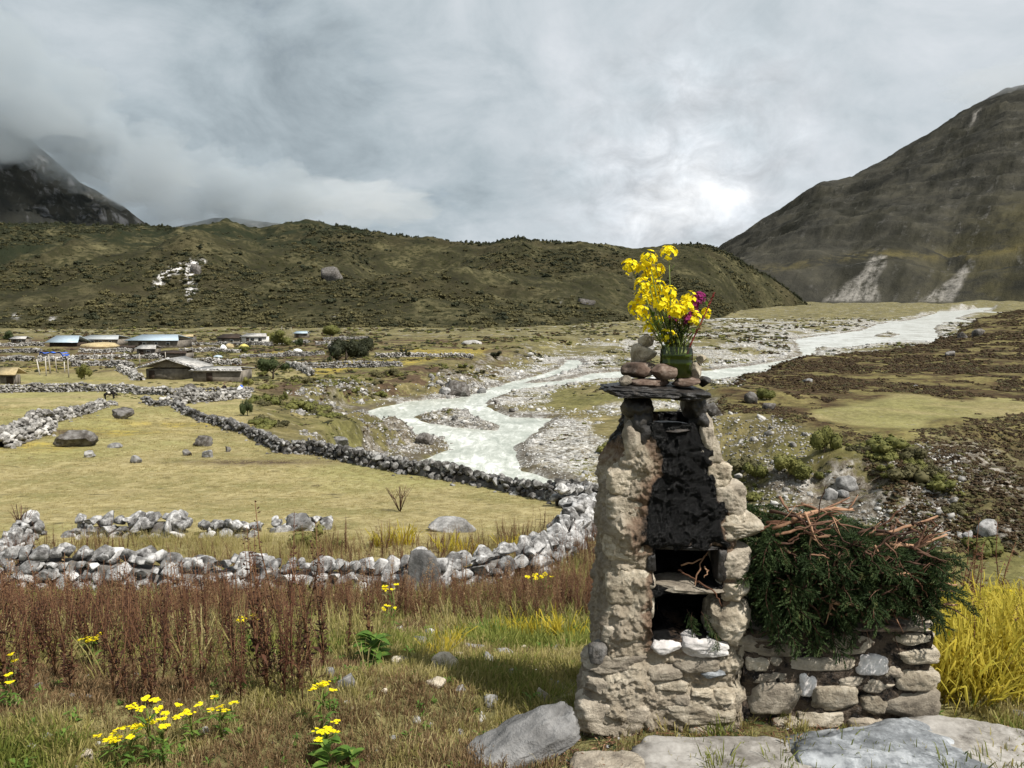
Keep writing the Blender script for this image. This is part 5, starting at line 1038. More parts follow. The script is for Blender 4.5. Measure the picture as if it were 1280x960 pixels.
# ------------------------------------------------------------------ heap of juniper on the low wall
def spray(seed, L=.18, n=16):
    random.seed(seed); st = MB(); nd = MB(); P = []; p = Vector((0, 0, 0)); d = Vector((1, 0, .15))
    for i in range(7): P.append(p.copy()); p = p + d.normalized() * L / 6; d += Vector((U_(-.1, .1), U_(-.25, .25), U_(-.32, .08)))
    st.tube(P, [.004 - .0005 * i for i in range(7)], 4)
    for i in range(n):
        t = .12 + .88 * i / n; j = min(int(t * 6), 5); q = P[j].lerp(P[j + 1], t * 6 - j); ax = (P[j + 1] - P[j]).normalized(); sd = ax.cross(Vector((0, 0, 1))).normalized() * (1 if i % 2 else -1)
        dd = (ax * .9 + sd * U_(.5, 1) + Vector((0, 0, U_(-.5, .3)))).normalized(); LL = L * U_(.22, .42) * (1.15 - .5 * t)
        for k in range(10):
            u = k / 9; c = q + dd * LL * u + Vector((0, 0, -.12 * LL * u * u)); 
            for s_ in (-1, 1, 0):
                e = (dd + sd.cross(dd) * s_ * .8 + Vector((U_(-.4, .4), U_(-.4, .4), U_(-.3, .3)))).normalized(); nd.leaf(c, e, (U_(-1, 1), U_(-1, 1), 1), U_(.010, .022), U_(.003, .0055), 0)
    return st.mesh('twig', mats=[M['twigdark']]), nd.mesh('needles', mats=[M['juniper']])
SPR = [spray(i) for i in range(6)]
hx0, hx1 = p2(950, 740, .2).x, p2(1178, 740, .2).x; hz0 = zt_ + .01
def heaptop(x):
    px_ = np.interp(x, [hx0, hx1], [950, 1178]); return p2(px_, float(np.interp(px_, [940, 960, 1000, 1040, 1090, 1140, 1180, 1195], [636, 630, 632, 640, 652, 664, 680, 710])), .25).z
random.seed(77); hg = 'cut juniper boughs heaped on the low wall'
for i in range(300):
    x_ = U_(hx0 - .02, hx1 - .06); zt1 = heaptop(x_); fr_ = (x_ - hx0) / (hx1 - hx0); shell = random.random() < .6; z_ = hz0 + (zt1 - hz0) * (U_(.10 + .24 * min(fr_ * 2, 1), .90) if shell else U_(.1, .8)); bul = math.sin(math.pi * min(max((z_ - hz0) / (zt1 - hz0), .0), 1)) * .05
    y_ = 2.90 - bul + (abs(random.gauss(0, .03)) if shell else U_(.05, .45)); a = empty('juniper_bough', (x_, y_, z_), 'cut green juniper bough in the dark heap on the low wall', 'branch', hg)
    yaw = U_(0, 6.28) if not shell else random.choice((U_(-2.6, -.5), U_(0, 6.28)))
    a.rotation_euler = (U_(-.8, .8), U_(-.3, .9 - .7 * min(fr_ * 1.6, 1)), yaw if x_ < hx1 - .15 else U_(1.8, 4.4)); sc = U_(.6, 1.0) * (1 - .3 * (fr_ > .8)) if shell else U_(.9, 1.3); a.scale = (sc,) * 3; s_, n_ = SPR[i % 6]; link('twig', s_, None, a); tag(link('needles', n_, None, a), kind='stuff')
SPJ = []
for s_, n_ in SPR[:3]:
    V1 = np.empty(len(s_.vertices) * 3); s_.vertices.foreach_get('co', V1); V2_ = np.empty(len(n_.vertices) * 3); n_.vertices.foreach_get('co', V2_); f1 = [tuple(p_.vertices) for p_ in s_.polygons]; f2 = [tuple(p_.vertices) for p_ in n_.polygons]; k_ = len(V1) // 3
    b = MB(); b.add(V1.reshape(-1, 3), T=[f for f in f1 if len(f) == 3], Q=[f for f in f1 if len(f) == 4]); b.add(V2_.reshape(-1, 3), T=[f for f in f2 if len(f) == 3]); SPJ.append(b.mesh('inner_sprig', mats=[M['juniper']]))
rj = np.random.RandomState(9); nj = 620; xj = hx0 + (hx1 - hx0) * rj.rand(nj) ** 1.15 * .96; zj = np.array([hz0 + (heaptop(v_) - hz0) * rj.uniform(.06, .88) for v_ in xj]); yj = rj.uniform(2.91, 3.3, nj)
scatter('juniper_filling', np.stack([xj, yj, zj], 1), rj.uniform(.5, .8, nj), SPJ, 'dark tangled inside of the juniper heap', 'foliage', tilt=.5)
for i in range(15):                                                   # boughs hanging over the wall's front at left
    px_ = U_(948, 1058); p = p2(px_, U_(735, 785), U_(-.01, .06)); a = empty('juniper_bough', p, 'green juniper bough drooping over the front of the low wall beside the burner', 'branch', 'juniper boughs drooping over the wall front')
    a.rotation_euler = (U_(-.5, .5), U_(.5, 1.1), U_(-2.3, -.8)); sc = U_(.5, .85); a.scale = (sc,) * 3; s_, n_ = SPR[i % 6]; link('twig', s_, None, a); tag(link('needles', n_, None, a), kind='stuff')
def branch(pts, r0, mat, label, group, depth=.16, fork=True):
    P = [p2(a, b, dy) for a, b, dy in pts]; o = empty('bare_branch', P[0], label, 'branch', group)
    Q = []
    for i in range(len(P) - 1):
        for k in range(4): t = k / 4; q = P[i].lerp(P[i + 1], t); Q.append(q + Vector((U_(-1, 1), U_(-1, 1), U_(-1, 1))) * .004)
    Q.append(P[-1]); Q = [q - P[0] for q in Q]; b = MB(); b.tube(Q, [r0 * (1 - .6 * i / len(Q)) * U_(.85, 1.15) for i in range(len(Q))], 7); link('bark', b.mesh('bark', True, mats=[M[mat]]), None, o)
    if fork:
        f_ = MB()
        for _ in range(2):
            q = Q[random.randrange(2, len(Q) - 1)]; d = (Q[-1] - Q[0]).normalized() + Vector((U_(-.8, .8), U_(-.6, .2), U_(-.6, .9))); e = q + d.normalized() * U_(.04, .10); f_.tube([q, q.lerp(e, .5) + Vector((0, 0, U_(-.01, .01))), e], [r0 * .5, r0 * .4, r0 * .15], 5)
            link('side_twig', f_.mesh('side_twig', True, mats=[M[mat]]), None, o); f_ = MB()
BR = [([(962, 640, .05), (995, 645, .0), (1030, 668, .0)], .008, 'thick peeling branch sloping down on the left top of the heap'), ([(958, 652, .05), (1000, 652, .0), (1045, 640, .02)], .007, 'pale orange branch lying flat on the left top of the heap'), ([(965, 660, .0), (1010, 645, .0), (1062, 622, .1)], .007, 'long branch rising to the right from the left top of the heap'),
      ([(975, 622, .1), (985, 640, .05), (1020, 652, .0)], .006, 'curved branch at the top left corner of the heap'), ([(1000, 655, .0), (1040, 652, .0), (1080, 662, .05)], .006, 'branch curving over the middle top of the heap'), ([(990, 648, .0), (1035, 636, .05), (1066, 636, .05)], .009, 'stout orange branch end pointing right'),
      ([(970, 668, .0), (1005, 660, .0), (1020, 676, .0)], .007, 'branch bending down below the left top tangle'), ([(1005, 640, .0), (1015, 665, -.02), (1010, 690, .0)], .006, 'upright branch hanging from the left top tangle'), ([(1050, 706, -.03), (1080, 698, -.03), (1103, 688, .0)], .008, 'thick bent brown branch end in the middle of the heap'),
      ([(1095, 668, .0), (1130, 660, .0), (1172, 645, .05)], .008, 'dark branch pointing up right on top of the heap'), ([(1110, 680, .0), (1150, 682, .0), (1184, 668, .0)], .009, 'dark pointed branch on the right shoulder of the heap'), ([(1105, 722, -.03), (1130, 716, -.03), (1165, 730, -.03)], .007, 'arched tan branch across the right of the heap'),
      ([(1095, 708, -.02), (1105, 712, -.03), (1115, 722, -.03)], .009, 'short split pale branch right of centre'), ([(1150, 728, -.02), (1175, 728, -.02), (1196, 731, .0)], .006, 'thin tan branch end sticking out to the right'), ([(1040, 752, -.04), (1072, 756, -.04), (1104, 764, -.04)], .009, 'grey brown branch near the foot of the heap'),
      ([(1094, 746, -.03), (1108, 756, -.04), (1122, 766, -.04)], .007, 'curved orange branch at the foot of the heap'), ([(1140, 762, -.03), (1158, 768, -.04), (1170, 778, -.04)], .006, 'pale branch lying over the cap stone at right'), ([(1170, 757, .0), (1185, 756, -.02), (1197, 756, -.02)], .006, 'pale pointed branch end at the lower right of the heap'),
      ([(1022, 716, -.04), (1026, 728, -.04), (1026, 742, -.04)], .006, 'short upright orange branch left of centre'), ([(1040, 716, -.03), (1052, 722, -.04), (1060, 735, -.04)], .006, 'short reddish branch in the centre of the heap'), ([(1090, 660, .0), (1120, 668, -.01), (1150, 664, .0)], .007, 'brown branch half hidden under the right top'), ([(1120, 650, .1), (1140, 662, .0), (1165, 676, .0)], .006, 'brown branch crossing down the right shoulder'),
      ([(1040, 748, -.04), (1036, 765, -.04), (1052, 772, -.04)], .007, 'reddish broken branch end at the foot of the heap'), ([(950, 665, .0), (965, 655, .0), (985, 652, .0)], .005, 'thin branch touching the burner shoulder'), ([(1060, 690, .0), (1045, 700, -.03), (1060, 712, -.03)], .006, 'brown forked branch in the middle of the heap'), ([(1140, 745, -.03), (1150, 750, -.03), (1152, 760, -.03)], .008, 'stubby orange branch end low on the right'),
      ([(1085, 760, -.02), (1120, 755, -.03), (1150, 742, -.02)], .005, 'slim dark branch slanting up at the lower right'), ([(985, 676, .0), (1000, 668, -.01), (1040, 660, .0)], .005, 'slim branch under the left tangle'), ([(1130, 700, .0), (1155, 706, -.01), (1178, 702, .0)], .006, 'brown branch across the right middle of the heap'), ([(1000, 630, .08), (1030, 640, .02), (1050, 655, .0)], .006, 'upper tan branch falling to the right on the left tangle')]
random.seed(5)
for i, (P_, r0, lb) in enumerate(BR): branch(P_, r0, 'twig' if i % 4 else 'twigdark', lb, 'bare branches in the heap')
for i in range(100):
    a, b_ = (U_(975, 1150), U_(650, 770)) if i % 3 else (U_(1050, 1150), U_(665, 765)); th_ = random.gauss(0, .75); L_ = U_(20, 50); dy = U_(-.08, .05)
    branch([(a, b_, dy), (a + L_ * .5 * math.cos(th_), b_ + L_ * .5 * math.sin(th_) - U_(-4, 6), dy), (a + L_ * math.cos(th_), b_ + L_ * math.sin(th_), dy)], U_(.003, .006), 'twigdark' if i % 5 else 'twig', 'dark thin juniper branch half buried in the heap', 'thin branches buried in the heap', fork=i % 2 == 0)
# twigs and a green sprig inside the niches
for P_, lb in (([(868, 735, .03), (876, 705, .05), (886, 688, .06)], 'orange twig standing in the upper niche'), ([(848, 712, .05), (862, 720, .03), (872, 728, .02)], 'orange twig lying across the upper niche'), ([(852, 706, .08), (870, 702, .08), (884, 694, .08)], 'thin twig slanting up in the upper niche'), ([(880, 708, .04), (886, 714, .02), (880, 722, .02)], 'short pale twig end in the upper niche'), ([(872, 726, .0), (895, 742, -.03), (902, 758, -.04)], 'thin bent twig hanging out over the shelf')): branch(P_, .004, 'twig', lb, 'twigs in the upper niche', fork=False)
for i in range(5):
    p = p2(U_(858, 890), U_(755, 785), U_(.02, .12)); a = empty('juniper_bough', p, 'green juniper sprig stuffed into the lower niche', 'branch', 'juniper sprigs in the lower niche'); a.rotation_euler = (U_(-.5, .5), U_(.6, 1.2), U_(-2.2, -.8)); a.scale = (.5,) * 3; s_, n_ = SPR[i]; link('twig', s_, None, a); tag(link('needles', n_, None, a), kind='stuff')

# ------------------------------------------------------------------ clumps of blades, leafy plants and flowers
def bladeclump(name, n, h, w, sp, mat, seed): return tuft(name, n, h, w, sp, mat, 1.0, seed)
IR = [bladeclump('blade_clump', 60, .42, .014, .16, M['iris'], 800 + i) for i in range(4)]; IRR = [bladeclump('blade_clump', 46, .50, .010, .16, M['irisright'], 810 + i) for i in range(4)]
IRG = [bladeclump('blade_clump', 50, .34, .010, .14, M['green'], 820 + i) for i in range(2)]
def plant(px, py, scale, mesh, name, label, cat='plant', group=None, part='blades', at_=None, kind='stuff'):
    p = ong(px, py) if at_ is None else Vector(at_); o = empty(name, p, label, cat, group, U_(0, 6.28)); o.scale = (scale,) * 3; tag(link(part, mesh, None, o), kind=kind); return o
for i, (a, b_, s_, k, lb) in enumerate(((478, 682, 1.3, 0, 'large yellow bladed clump in front of the pale field boulder, left half'), (505, 680, 1.5, 1, 'large yellow bladed clump in front of the pale field boulder, right half'), (560, 690, 1.3, 2, 'yellow green bladed clump below the pale field boulder'), (583, 692, 1.1, 3, 'yellow bladed clump right of the pale field boulder'), (636, 690, 1.2, 1, 'orange yellow bladed clump among the dock stalks right of the field boulder'),
      (655, 692, 1.1, 0, 'orange bladed clump nearest the short pale wall'), (632, 800, .62, 0, 'yellow clump at the left of the bank edge before the burner'), (655, 803, .75, 1, 'biggest yellow clump on the bank edge left of the burner'), (682, 802, .75, 2, 'yellow clump in the middle of the bank edge left of the burner'), (708, 800, .8, 3, 'yellow clump touching the left side of the burner'), (560, 812, .5, 2, 'small sprawling yellow green clump on the stony hump'), (548, 822, .42, 0, 'thin yellow blades on the stony hump'))):
    plant(a, b_, s_, IR[k], 'yellow_bladed_plant', lb, group='yellow bladed clumps')
plant(614, 798, .6, IRG[0], 'green_bladed_plant', 'dark green bladed clump left of the yellow ones on the bank edge')
r = np.random.RandomState(41); y = r.uniform(3.15, 6.2, 1500); u = r.uniform(.50, .80, 1500); k = (u * y > 1.78 + .0 * y) & (y > 3.1 + 2.2 * np.clip(.62 - u, 0, 1)); x, y = (u * y)[k], y[k]
IRR += [bladeclump('blade_clump', 34, .40, .009, .16, M['grass'], 830), bladeclump('blade_clump', 40, .44, .010, .16, M['iris'], 831), DOCKJ[0]]
ixg = r.choice(7, len(x), p=[.18, .18, .17, .16, .14, .14, .03])
scatter('golden_blades', np.stack([x, y, terrain(x, y)], 1), r.uniform(.42, 1.0, len(x)) * np.where(ixg == 6, .85, 1), IRR, 'dense golden yellow long bladed plants right of the low wall', 'long grass', tilt=.2, idx=ixg)
def ragwort(seed, heads=5, h=.3):
    random.seed(seed); s = MB(); f_ = []; l = MB(); s.tube([(0, 0, -.02), (.01, .01, h * .6), (.0, .0, h)], [.0035, .003, .002], 5)
    for i in range(heads):
        a = U_(0, 6.28); b0 = Vector((0, 0, h * U_(.55, .85))); e = Vector((math.cos(a) * U_(.01, .07), math.sin(a) * U_(.01, .07), h * U_(.95, 1.12))); s.tube([b0, b0.lerp(e, .6), e], [.002, .0015, .001], 3); q = MB()
        for _ in range(9): petal4(q, e + Vector((U_(-1, 1), U_(-1, 1), U_(-.3, .5))) * .013, (U_(-.4, .4), U_(-.7, .1), 1), .008)
        f_.append(q.mesh('flower_head', mats=[M['yellow']]))
    for i in range(16):
        a = U_(0, 6.28); l.leaf((0, 0, h * U_(.05, .8)), (math.cos(a), math.sin(a), U_(.1, .8)), (0, 0, 1), U_(.03, .08), U_(.008, .016), .2)
    return s.mesh('stem', mats=[M['stemgreen']]), f_, l.mesh('leaves', mats=[M['green']])
RG = [ragwort(i, 4 + i, .30) for i in range(5)]
for i, (a, b_, top, lb) in enumerate(((15, 862, 826, 'yellow flowered weed at the left picture edge'), (188, 965, 886, 'biggest yellow flowered weed in the lower left'), (165, 968, 915, 'yellow flowered weed just left of the biggest one'), (205, 960, 905, 'yellow flowered weed just right of the biggest one'), (148, 962, 920, 'small yellow flower left of the weeds at bottom left'), (240, 930, 885, 'yellow flowered weed right of the lower left group'), (278, 925, 882, 'yellow flowered weed beside the tall dark stalks'),
        (405, 918, 862, 'yellow flowered weed alone in the lower middle'), (313, 825, 777, 'yellow flowered weed in front of the thicket'), (118, 835, 797, 'small yellow flowers among the thicket at the left'), (491, 790, 738, 'tall yellow flowered weed above the leafy plant'), (486, 800, 762, 'small yellow flowers behind the leafy plant'), (682, 765, 722, 'yellow flowered weed in the stalks left of the burner'), (666, 768, 724, 'yellow flowers just left of those by the burner'), (408, 950, 915, 'single yellow flower low in the middle'), (10, 885, 852, 'small yellow flower low at the left edge'), (1263, 745, 695, 'yellow flowered weed at the right picture edge'), (1250, 770, 730, 'yellow green weed at the right among the stalks'))):
    p = ong(a, b_) if a < 1000 else Vector(((a - 640) / 960 * 4.6, 4.4, H((a - 640) / 960 * 4.6, 4.4) + .12)); k = (p.y * CP - p.z * SP) / 960; o = empty('yellow_flowered_weed', p, lb, 'flower', 'yellow flowered weeds', U_(0, 6)); sc = (b_ - top) * k / .30 * 1.05; o.scale = (max(sc, .9) * 1.15, max(sc, .9) * 1.15, sc)
    s_, f_, l_ = RG[i % 5]; link('stem', s_, None, o); tag(link('leaves', l_, None, o), kind='stuff')
    for q in f_: tag(link('flower_head', q, None, o), kind='stuff')
def broadleaf(seed, n=26, L=.16, h=.20):
    random.seed(seed); out = []
    for i in range(n):
        a = U_(0, 6.28); t = i / n; base = Vector((0, 0, h * t * .8)); d = Vector((math.cos(a), math.sin(a), U_(.2, 1.1))).normalized(); LL = L * U_(.6, 1.1) * (1.1 - .5 * t); w = LL * .38
        sd = d.cross(Vector((0, 0, 1))).normalized(); nn = sd.cross(d); V = []; F_ = []
        for k in range(7):
            u = k / 6; c = base + d * LL * u + Vector((0, 0, -.45 * LL * u * u)); ww = w * math.sin(math.pi * min(.06 + u * .94, 1)) ** .7 * .5
            V += [tuple(c - sd * ww + nn * ww * .35), tuple(c), tuple(c + sd * ww + nn * ww * .35)]
        b = MB(); b.add(V, Q=gridF(7, 3)); out.append(b.mesh('leaf', True, mats=[M['green']]))
    return out
for a, b_, s_, sd, n_, lb in ((465, 832, 1.05, 1, 34, 'bright green broad leaved plant standing before the dock thicket'), (412, 965, .8, 2, 14, 'broad leaved green plant at the bottom edge of the picture'), (440, 962, .55, 3, 12, 'small round leaved green plant at the bottom edge'), (90, 905, .35, 4, 10, 'small green leafed plant in the left grass')):
    o = empty('leafy_plant', ong(a, b_), lb, 'plant'); o.scale = (s_,) * 3
    for l_ in broadleaf(sd, n_): link('leaf', l_, None, o)
o = plant(385, 682, .42, clump('leaves', 901, 900, M['bush'], .5, .09), 'grey_green_bush', 'small rounded grey green bush beyond the near wall', 'bush', part='leaves')
def twiggy(px, py, hpx, label, n=16, seed=1):
    random.seed(seed); p = ong(px, py); k = (p.y * CP - p.z * SP) / 960; h = hpx * k; o = empty('bare_bush', p, label, 'bush')
    for i in range(n):
        a = U_(0, 6.28); s = U_(.1, .7); b = MB(); P = [Vector((0, 0, -.02)), Vector((math.cos(a) * s * .4, math.sin(a) * s * .4, .5)) * h, Vector((math.cos(a) * s * .8 + U_(-.1, .1), math.sin(a) * s * .8, U_(.8, 1.05))) * h]; b.tube(P, [.012, .008, .004], 4)
        q = P[1]; b.tube([q, q + Vector((U_(-.3, .3), U_(-.3, .3), .4)) * h], [.006, .003], 3); link('twig', b.mesh('twig', mats=[M['twigdark']]), None, o)
twiggy(500, 640, 34, 'leafless dark twiggy bush at the edge of the field'); twiggy(28, 672, 40, 'dry leafless bush at the far left beyond the wall', 12, 2)
# ------------------------------------------------------------------ bushes and trees of the terrace and banks
def bush(px, py, wpx, hpx, mat, label, seed, name='bush', cat='bush', trunk=0.0, leaf=.10, n=1300):
    p = ong(px, py); k = (p.y * CP - p.z * SP) / 960; o = empty(name, p, label, cat); w, h = wpx * k, hpx * k
    me = clump('crown', seed, n, M[mat], .7, leaf); co = np.empty(len(me.vertices) * 3); me.vertices.foreach_get('co', co); co = co.reshape(-1, 3)
    co = (co - np.array([(co[:, 0].max() + co[:, 0].min()) / 2, (co[:, 1].max() + co[:, 1].min()) / 2, co[:, 2].min()])) / np.ptp(co, axis=0) * np.array([w, w * .8, h * (1 - trunk)]) + np.array([0, 0, h * trunk]); me.vertices.foreach_set('co', co.ravel())
    tag(link('crown', me, None, o), kind='stuff')
    b = MB(); b.tube([(0, 0, -.3), (.03 * w, 0, h * max(trunk, .2)), (0, .02 * w, h * .75)], [w * .035, w * .028, w * .01], 7); link('trunk', b.mesh('trunk', True, mats=[M['trunk']]), None, o)
    if trunk:
        for i in range(5):
            a = i * 1.3; b = MB(); b.tube([(0, 0, h * trunk * .8), (math.cos(a) * w * .2, math.sin(a) * w * .15, h * (trunk + .25)), (math.cos(a) * w * .34, math.sin(a) * w * .28, h * (trunk + .4))], [w * .018, w * .012, w * .005], 5); link('limb', b.mesh('limb', True, mats=[M['trunk']]), None, o)
    return o
for i, (a, b_, w, h, mt, lb, tr_) in enumerate(((341, 474, 42, 28, 'bushdark', 'lone flat crowned dark tree at the edge of the terrace', .32), (432, 450, 46, 30, 'shrubdark', 'largest dark bush of the thicket by the village', 0), (455, 446, 26, 26, 'shrubdark', 'dark bush at the right end of the village thicket', 0), (415, 420, 26, 15, 'bush', 'grey green rounded bush above the village thicket', 0), (374, 434, 12, 12, 'bushdark', 'small dark round tree left of the village thicket', .1),
        (352, 432, 30, 22, 'bush', 'olive bush behind the lone tree', 0), (335, 428, 20, 16, 'bush', 'olive bush right of the white walled house', 0), (12, 427, 14, 15, 'bushdark', 'dark tree at the far left of the village', .1), (413, 452, 8, 12, 'bushdark', 'little dark pointed tree before the village thicket', 0), (508, 446, 12, 11, 'shrubdark', 'dark bush on the yellow strip above the river', 0),
        (303, 440, 22, 8, 'bush', 'low bright green bush beside the hay heap', 0), (105, 474, 18, 20, 'bush', 'olive bush right of the flag poles', 0), (309, 520, 18, 22, 'bushdark', 'dark spiky bush at the end of the rubble wall', 0), (310, 482, 16, 12, 'bush', 'green bush below the corner of the flat roofed shed', 0), (404, 560, 9, 12, 'bushdark', 'small dark bush at the foot of the grassy slope', 0), (383, 566, 14, 12, 'bushdark', 'round dark bush by the brink wall', 0),
        (500, 444, 16, 8, 'shrubdark', 'flat dark bush by the low dark wall', 0), (330, 470, 10, 8, 'bush', 'little green bush left of the lone tree trunk', 0), (355, 500, 12, 12, 'bush', 'yellow green bush, upper one on the slope below the lone tree', 0), (368, 508, 12, 12, 'bush', 'yellow green bush, lower one on the slope below the lone tree', 0), (1030, 565, 44, 34, 'bush', 'large olive bush on the brink of the right terrace', 0), (985, 595, 46, 30, 'bush', 'broad light green bush halfway down the right bank', 0), (945, 600, 34, 22, 'bush', 'light green bush beside the right shoulder of the burner', 0), (1010, 600, 40, 20, 'bush', 'low green bush above the brushwood heap', 0), (958, 500, 26, 16, 'bush', 'green bush on the brink above the river at right', 0), (620, 446, 16, 8, 'shrubdark', 'dark scrub patch at the head of the left bank', 0))):
    bush(a, b_, w, h, mt, lb, 950 + i, 'tree' if 'tree' in lb else 'bush', 'tree' if 'tree' in lb else 'bush', tr_)

# ------------------------------------------------------------------ village
def plain(name, col, rough=.85, sc=3.0, var=.35, spec=.2):
    m, g = material(name); P = pos(g); n = g.noise(P, sc, 6, .7); n2 = g.noise(P, sc * .2, 3); c = g.mix(g.ss(g.m('ADD', g.m('MULTIPLY', n, .6), g.m('MULTIPLY', n2, .4)), .35, .65), tuple(v * (1 - var) for v in col), tuple(min(1, v * (1 + var * .6)) for v in col))
    finish(g, c, rough, n, .4, .05, spec=spec); return m
M['tin'] = plain('pale_blue_tin', (.36, .44, .50), .35, 1.0, .15, .5); M['greytin'] = plain('grey_tin', (.36, .38, .38), .5, 1.0, .2, .4); M['stonewall'] = plain('rubble_masonry', (.17, .15, .125), .95, 1.6, .5)
M['whitewall'] = plain('whitewash', (.62, .60, .56), .9, 1.0, .2); M['roofstone'] = plain('roof_slates', (.40, .385, .36), .9, 1.5, .5); M['thatch'] = plain('pale_hay', (.40, .32, .18), 1, 2.0, .35); M['bluetarp'] = plain('blue_tarpaulin', (.03, .12, .58), .5, 1.5, .3, .4)
M['darkwood'] = plain('dark_timber', (.045, .032, .024), .9, 4); M['glassdark'] = plain('dark_pane', (.02, .025, .03), .15, 1, .1, .6); M['hay'] = plain('yellow_hay', (.56, .47, .14), 1, 3, .3); M['whitecloth'] = plain('white_cloth', (.74, .74, .74), .8, 2, .1); M['yakfur'] = plain('black_fur', (.012, .010, .010), .95, 20, .5); M['whitefur'] = plain('white_fur', (.6, .57, .52), .95, 20, .2); M['darkcoat'] = plain('dark_coat', (.03, .022, .025), .9, 10); M['skin'] = plain('skin', (.33, .19, .12), .6, 10, .1)
def house(x0, x1, ridge, eave, base, wallm, roofm, label, gable=False, deep=.7, wins=2, stones=0, doorside=.25, ov=.4, seed=0):
    p = ong((x0 + x1) / 2, base); k = (p.y * CP - p.z * SP) / 960; w = (x1 - x0) * k; hw = max((base - eave) * k, 1.0); hr = max((eave - ridge) * k, .25); dp = w * deep if w < 14 else 8
    o = empty('house', (p.x, p.y + dp / 2, p.z), label, 'house'); y0 = -dp / 2; random.seed(seed + 5)
    b = MB(); t = .35
    for c, h in (((0, y0 + t / 2, hw / 2 - .2), (w / 2, t / 2, hw / 2 + .2)), ((0, -y0 - t / 2, hw / 2 - .2), (w / 2, t / 2, hw / 2 + .2)), ((-w / 2 + t / 2, 0, hw / 2 - .2), (t / 2, dp / 2 - t, hw / 2 + .2)), ((w / 2 - t / 2, 0, hw / 2 - .2), (t / 2, dp / 2 - t, hw / 2 + .2))): b.box(c, h)
    if gable: b.add([(-w / 2, y0, hw + .2), (w / 2, y0, hw + .2), (0, y0, hw + hr), (-w / 2, y0 + t, hw + .2), (w / 2, y0 + t, hw + .2), (0, y0 + t, hw + hr)], T=[(0, 1, 2), (3, 5, 4)], Q=[(0, 3, 4, 1), (1, 4, 5, 2), (2, 5, 3, 0)])
    tag(link('wall', b.mesh('wall', mats=[M[wallm]]), None, o)); rt = .14; hip = .18 * w if not gable else 0
    if gable: R_l = [[(-w / 2 - ov, s * (dp / 2 + ov), hw - .0) for s in (-1, 1)], [(0, s * (dp / 2 + ov), hw + hr) for s in (-1, 1)], [(w / 2 + ov, s * (dp / 2 + ov), hw) for s in (-1, 1)]]
    else: R_l = [[(s * (w / 2 + ov), y0 - ov, hw) for s in (-1, 1)], [(s * (w / 2 + ov - hip), 0, hw + hr) for s in (-1, 1)], [(s * (w / 2 + ov), -y0 + ov, hw) for s in (-1, 1)]]
    for A, B in ((R_l[0], R_l[1]), (R_l[1], R_l[2])):
        b = MB(); V = [A[0], A[1], B[1], B[0]]; b.add([(q[0], q[1], q[2] + .03) for q in V] + [(q[0], q[1], q[2] + rt) for q in V], Q=[(0, 3, 2, 1), (4, 5, 6, 7), (0, 1, 5, 4), (1, 2, 6, 5), (2, 3, 7, 6), (3, 0, 4, 7)]); rf = link('roof', b.mesh('roof', mats=[M[roofm]]), None, o)
    b = MB(); dx = (-.5 + doorside) * w; dh = min(1.7, hw * .85); b.box((dx, y0 - .02, dh / 2), (.42, .05, dh / 2)); link('door', b.mesh('door', mats=[M['darkwood']]), None, o)
    for i in range(wins):
        wx = w * (-.5 + (i + 1.4) / (wins + 1.2)); 
        if abs(wx - dx) < 1.0: wx = dx + 1.3
        b = MB(); b.box((wx, y0 - .02, hw * .58), (.5, .05, min(.4, hw * .25))); wf = link('window', b.mesh('window', mats=[M['whitewall' if wallm != 'whitewall' else 'darkwood']]), None, o); b = MB(); b.box((wx, y0 - .045, hw * .58), (.38, .05, min(.3, hw * .18))); link('pane', b.mesh('pane', mats=[M['glassdark']]), None, wf)
    for i in range(stones):
        t_ = i / max(stones - 1, 1); sd = random.choice((-1, 1)); me = WST[i % 12]
        if gable: X_ = (t_ * 2 - 1) * (w / 2 + ov); Z_ = hw + hr * (1 - abs(t_ * 2 - 1)) + .22; Y_ = -dp / 2 - ov + .2
        else: X_ = (t_ * 2 - 1) * (w / 2); Y_ = y0 - ov + .25; Z_ = hw + .25
        link('roof_stone', me, None, o, (X_, Y_, Z_), (0, 0, U_(0, 6)), (.38, .28, .16))
    return o, w, hw, dp
house(160, 222, 419.5, 426, 435, 'stonewall', 'tin', 'stone house with a pale blue tin roof, the largest bright roof of the village', wins=3, ov=.6)
house(62, 96, 421, 429, 433, 'darkwood', 'tin', 'low building with a slanting pale blue roof left of the long grey roof', wins=0, ov=.8); house(98, 147, 420, 424.5, 431, 'stonewall', 'greytin', 'long low house with a flat grey roof', wins=3, ov=.5)
house(171, 194, 432, 436.5, 443, 'stonewall', 'roofstone', 'small stone hut in front of the blue roofed house', wins=1); house(196, 232, 441, 443.5, 448, 'stonewall', 'darkwood', 'low dark roofed shed behind the stone roofed house', wins=0)
o_, w_, h_, d_ = house(183, 241, 449, 461, 475, 'stonewall', 'roofstone', 'old stone house with stones laid along the edge of its gable roof', gable=True, wins=0, stones=26, ov=1.0, doorside=.12)
house(241, 301, 460.5, 464, 477, 'stonewall', 'roofstone', 'long flat roofed stone shed beside the old stone house', wins=0, stones=16, doorside=.35); house(0, 18, 461, 469, 480, 'stonewall', 'thatch', 'hut roofed with pale hay at the left picture edge', wins=0, doorside=.7, ov=.6)
house(272, 300, 418.5, 423, 430, 'stonewall', 'darkwood', 'dark roofed house right of the hay covered wall', wins=1); house(302, 333, 417.5, 421, 429, 'whitewall', 'roofstone', 'white walled house with a flat stone roof', wins=2); house(148, 168, 433, 435, 440, 'stonewall', 'darkwood', 'tiny shed left of the small stone hut', wins=0)
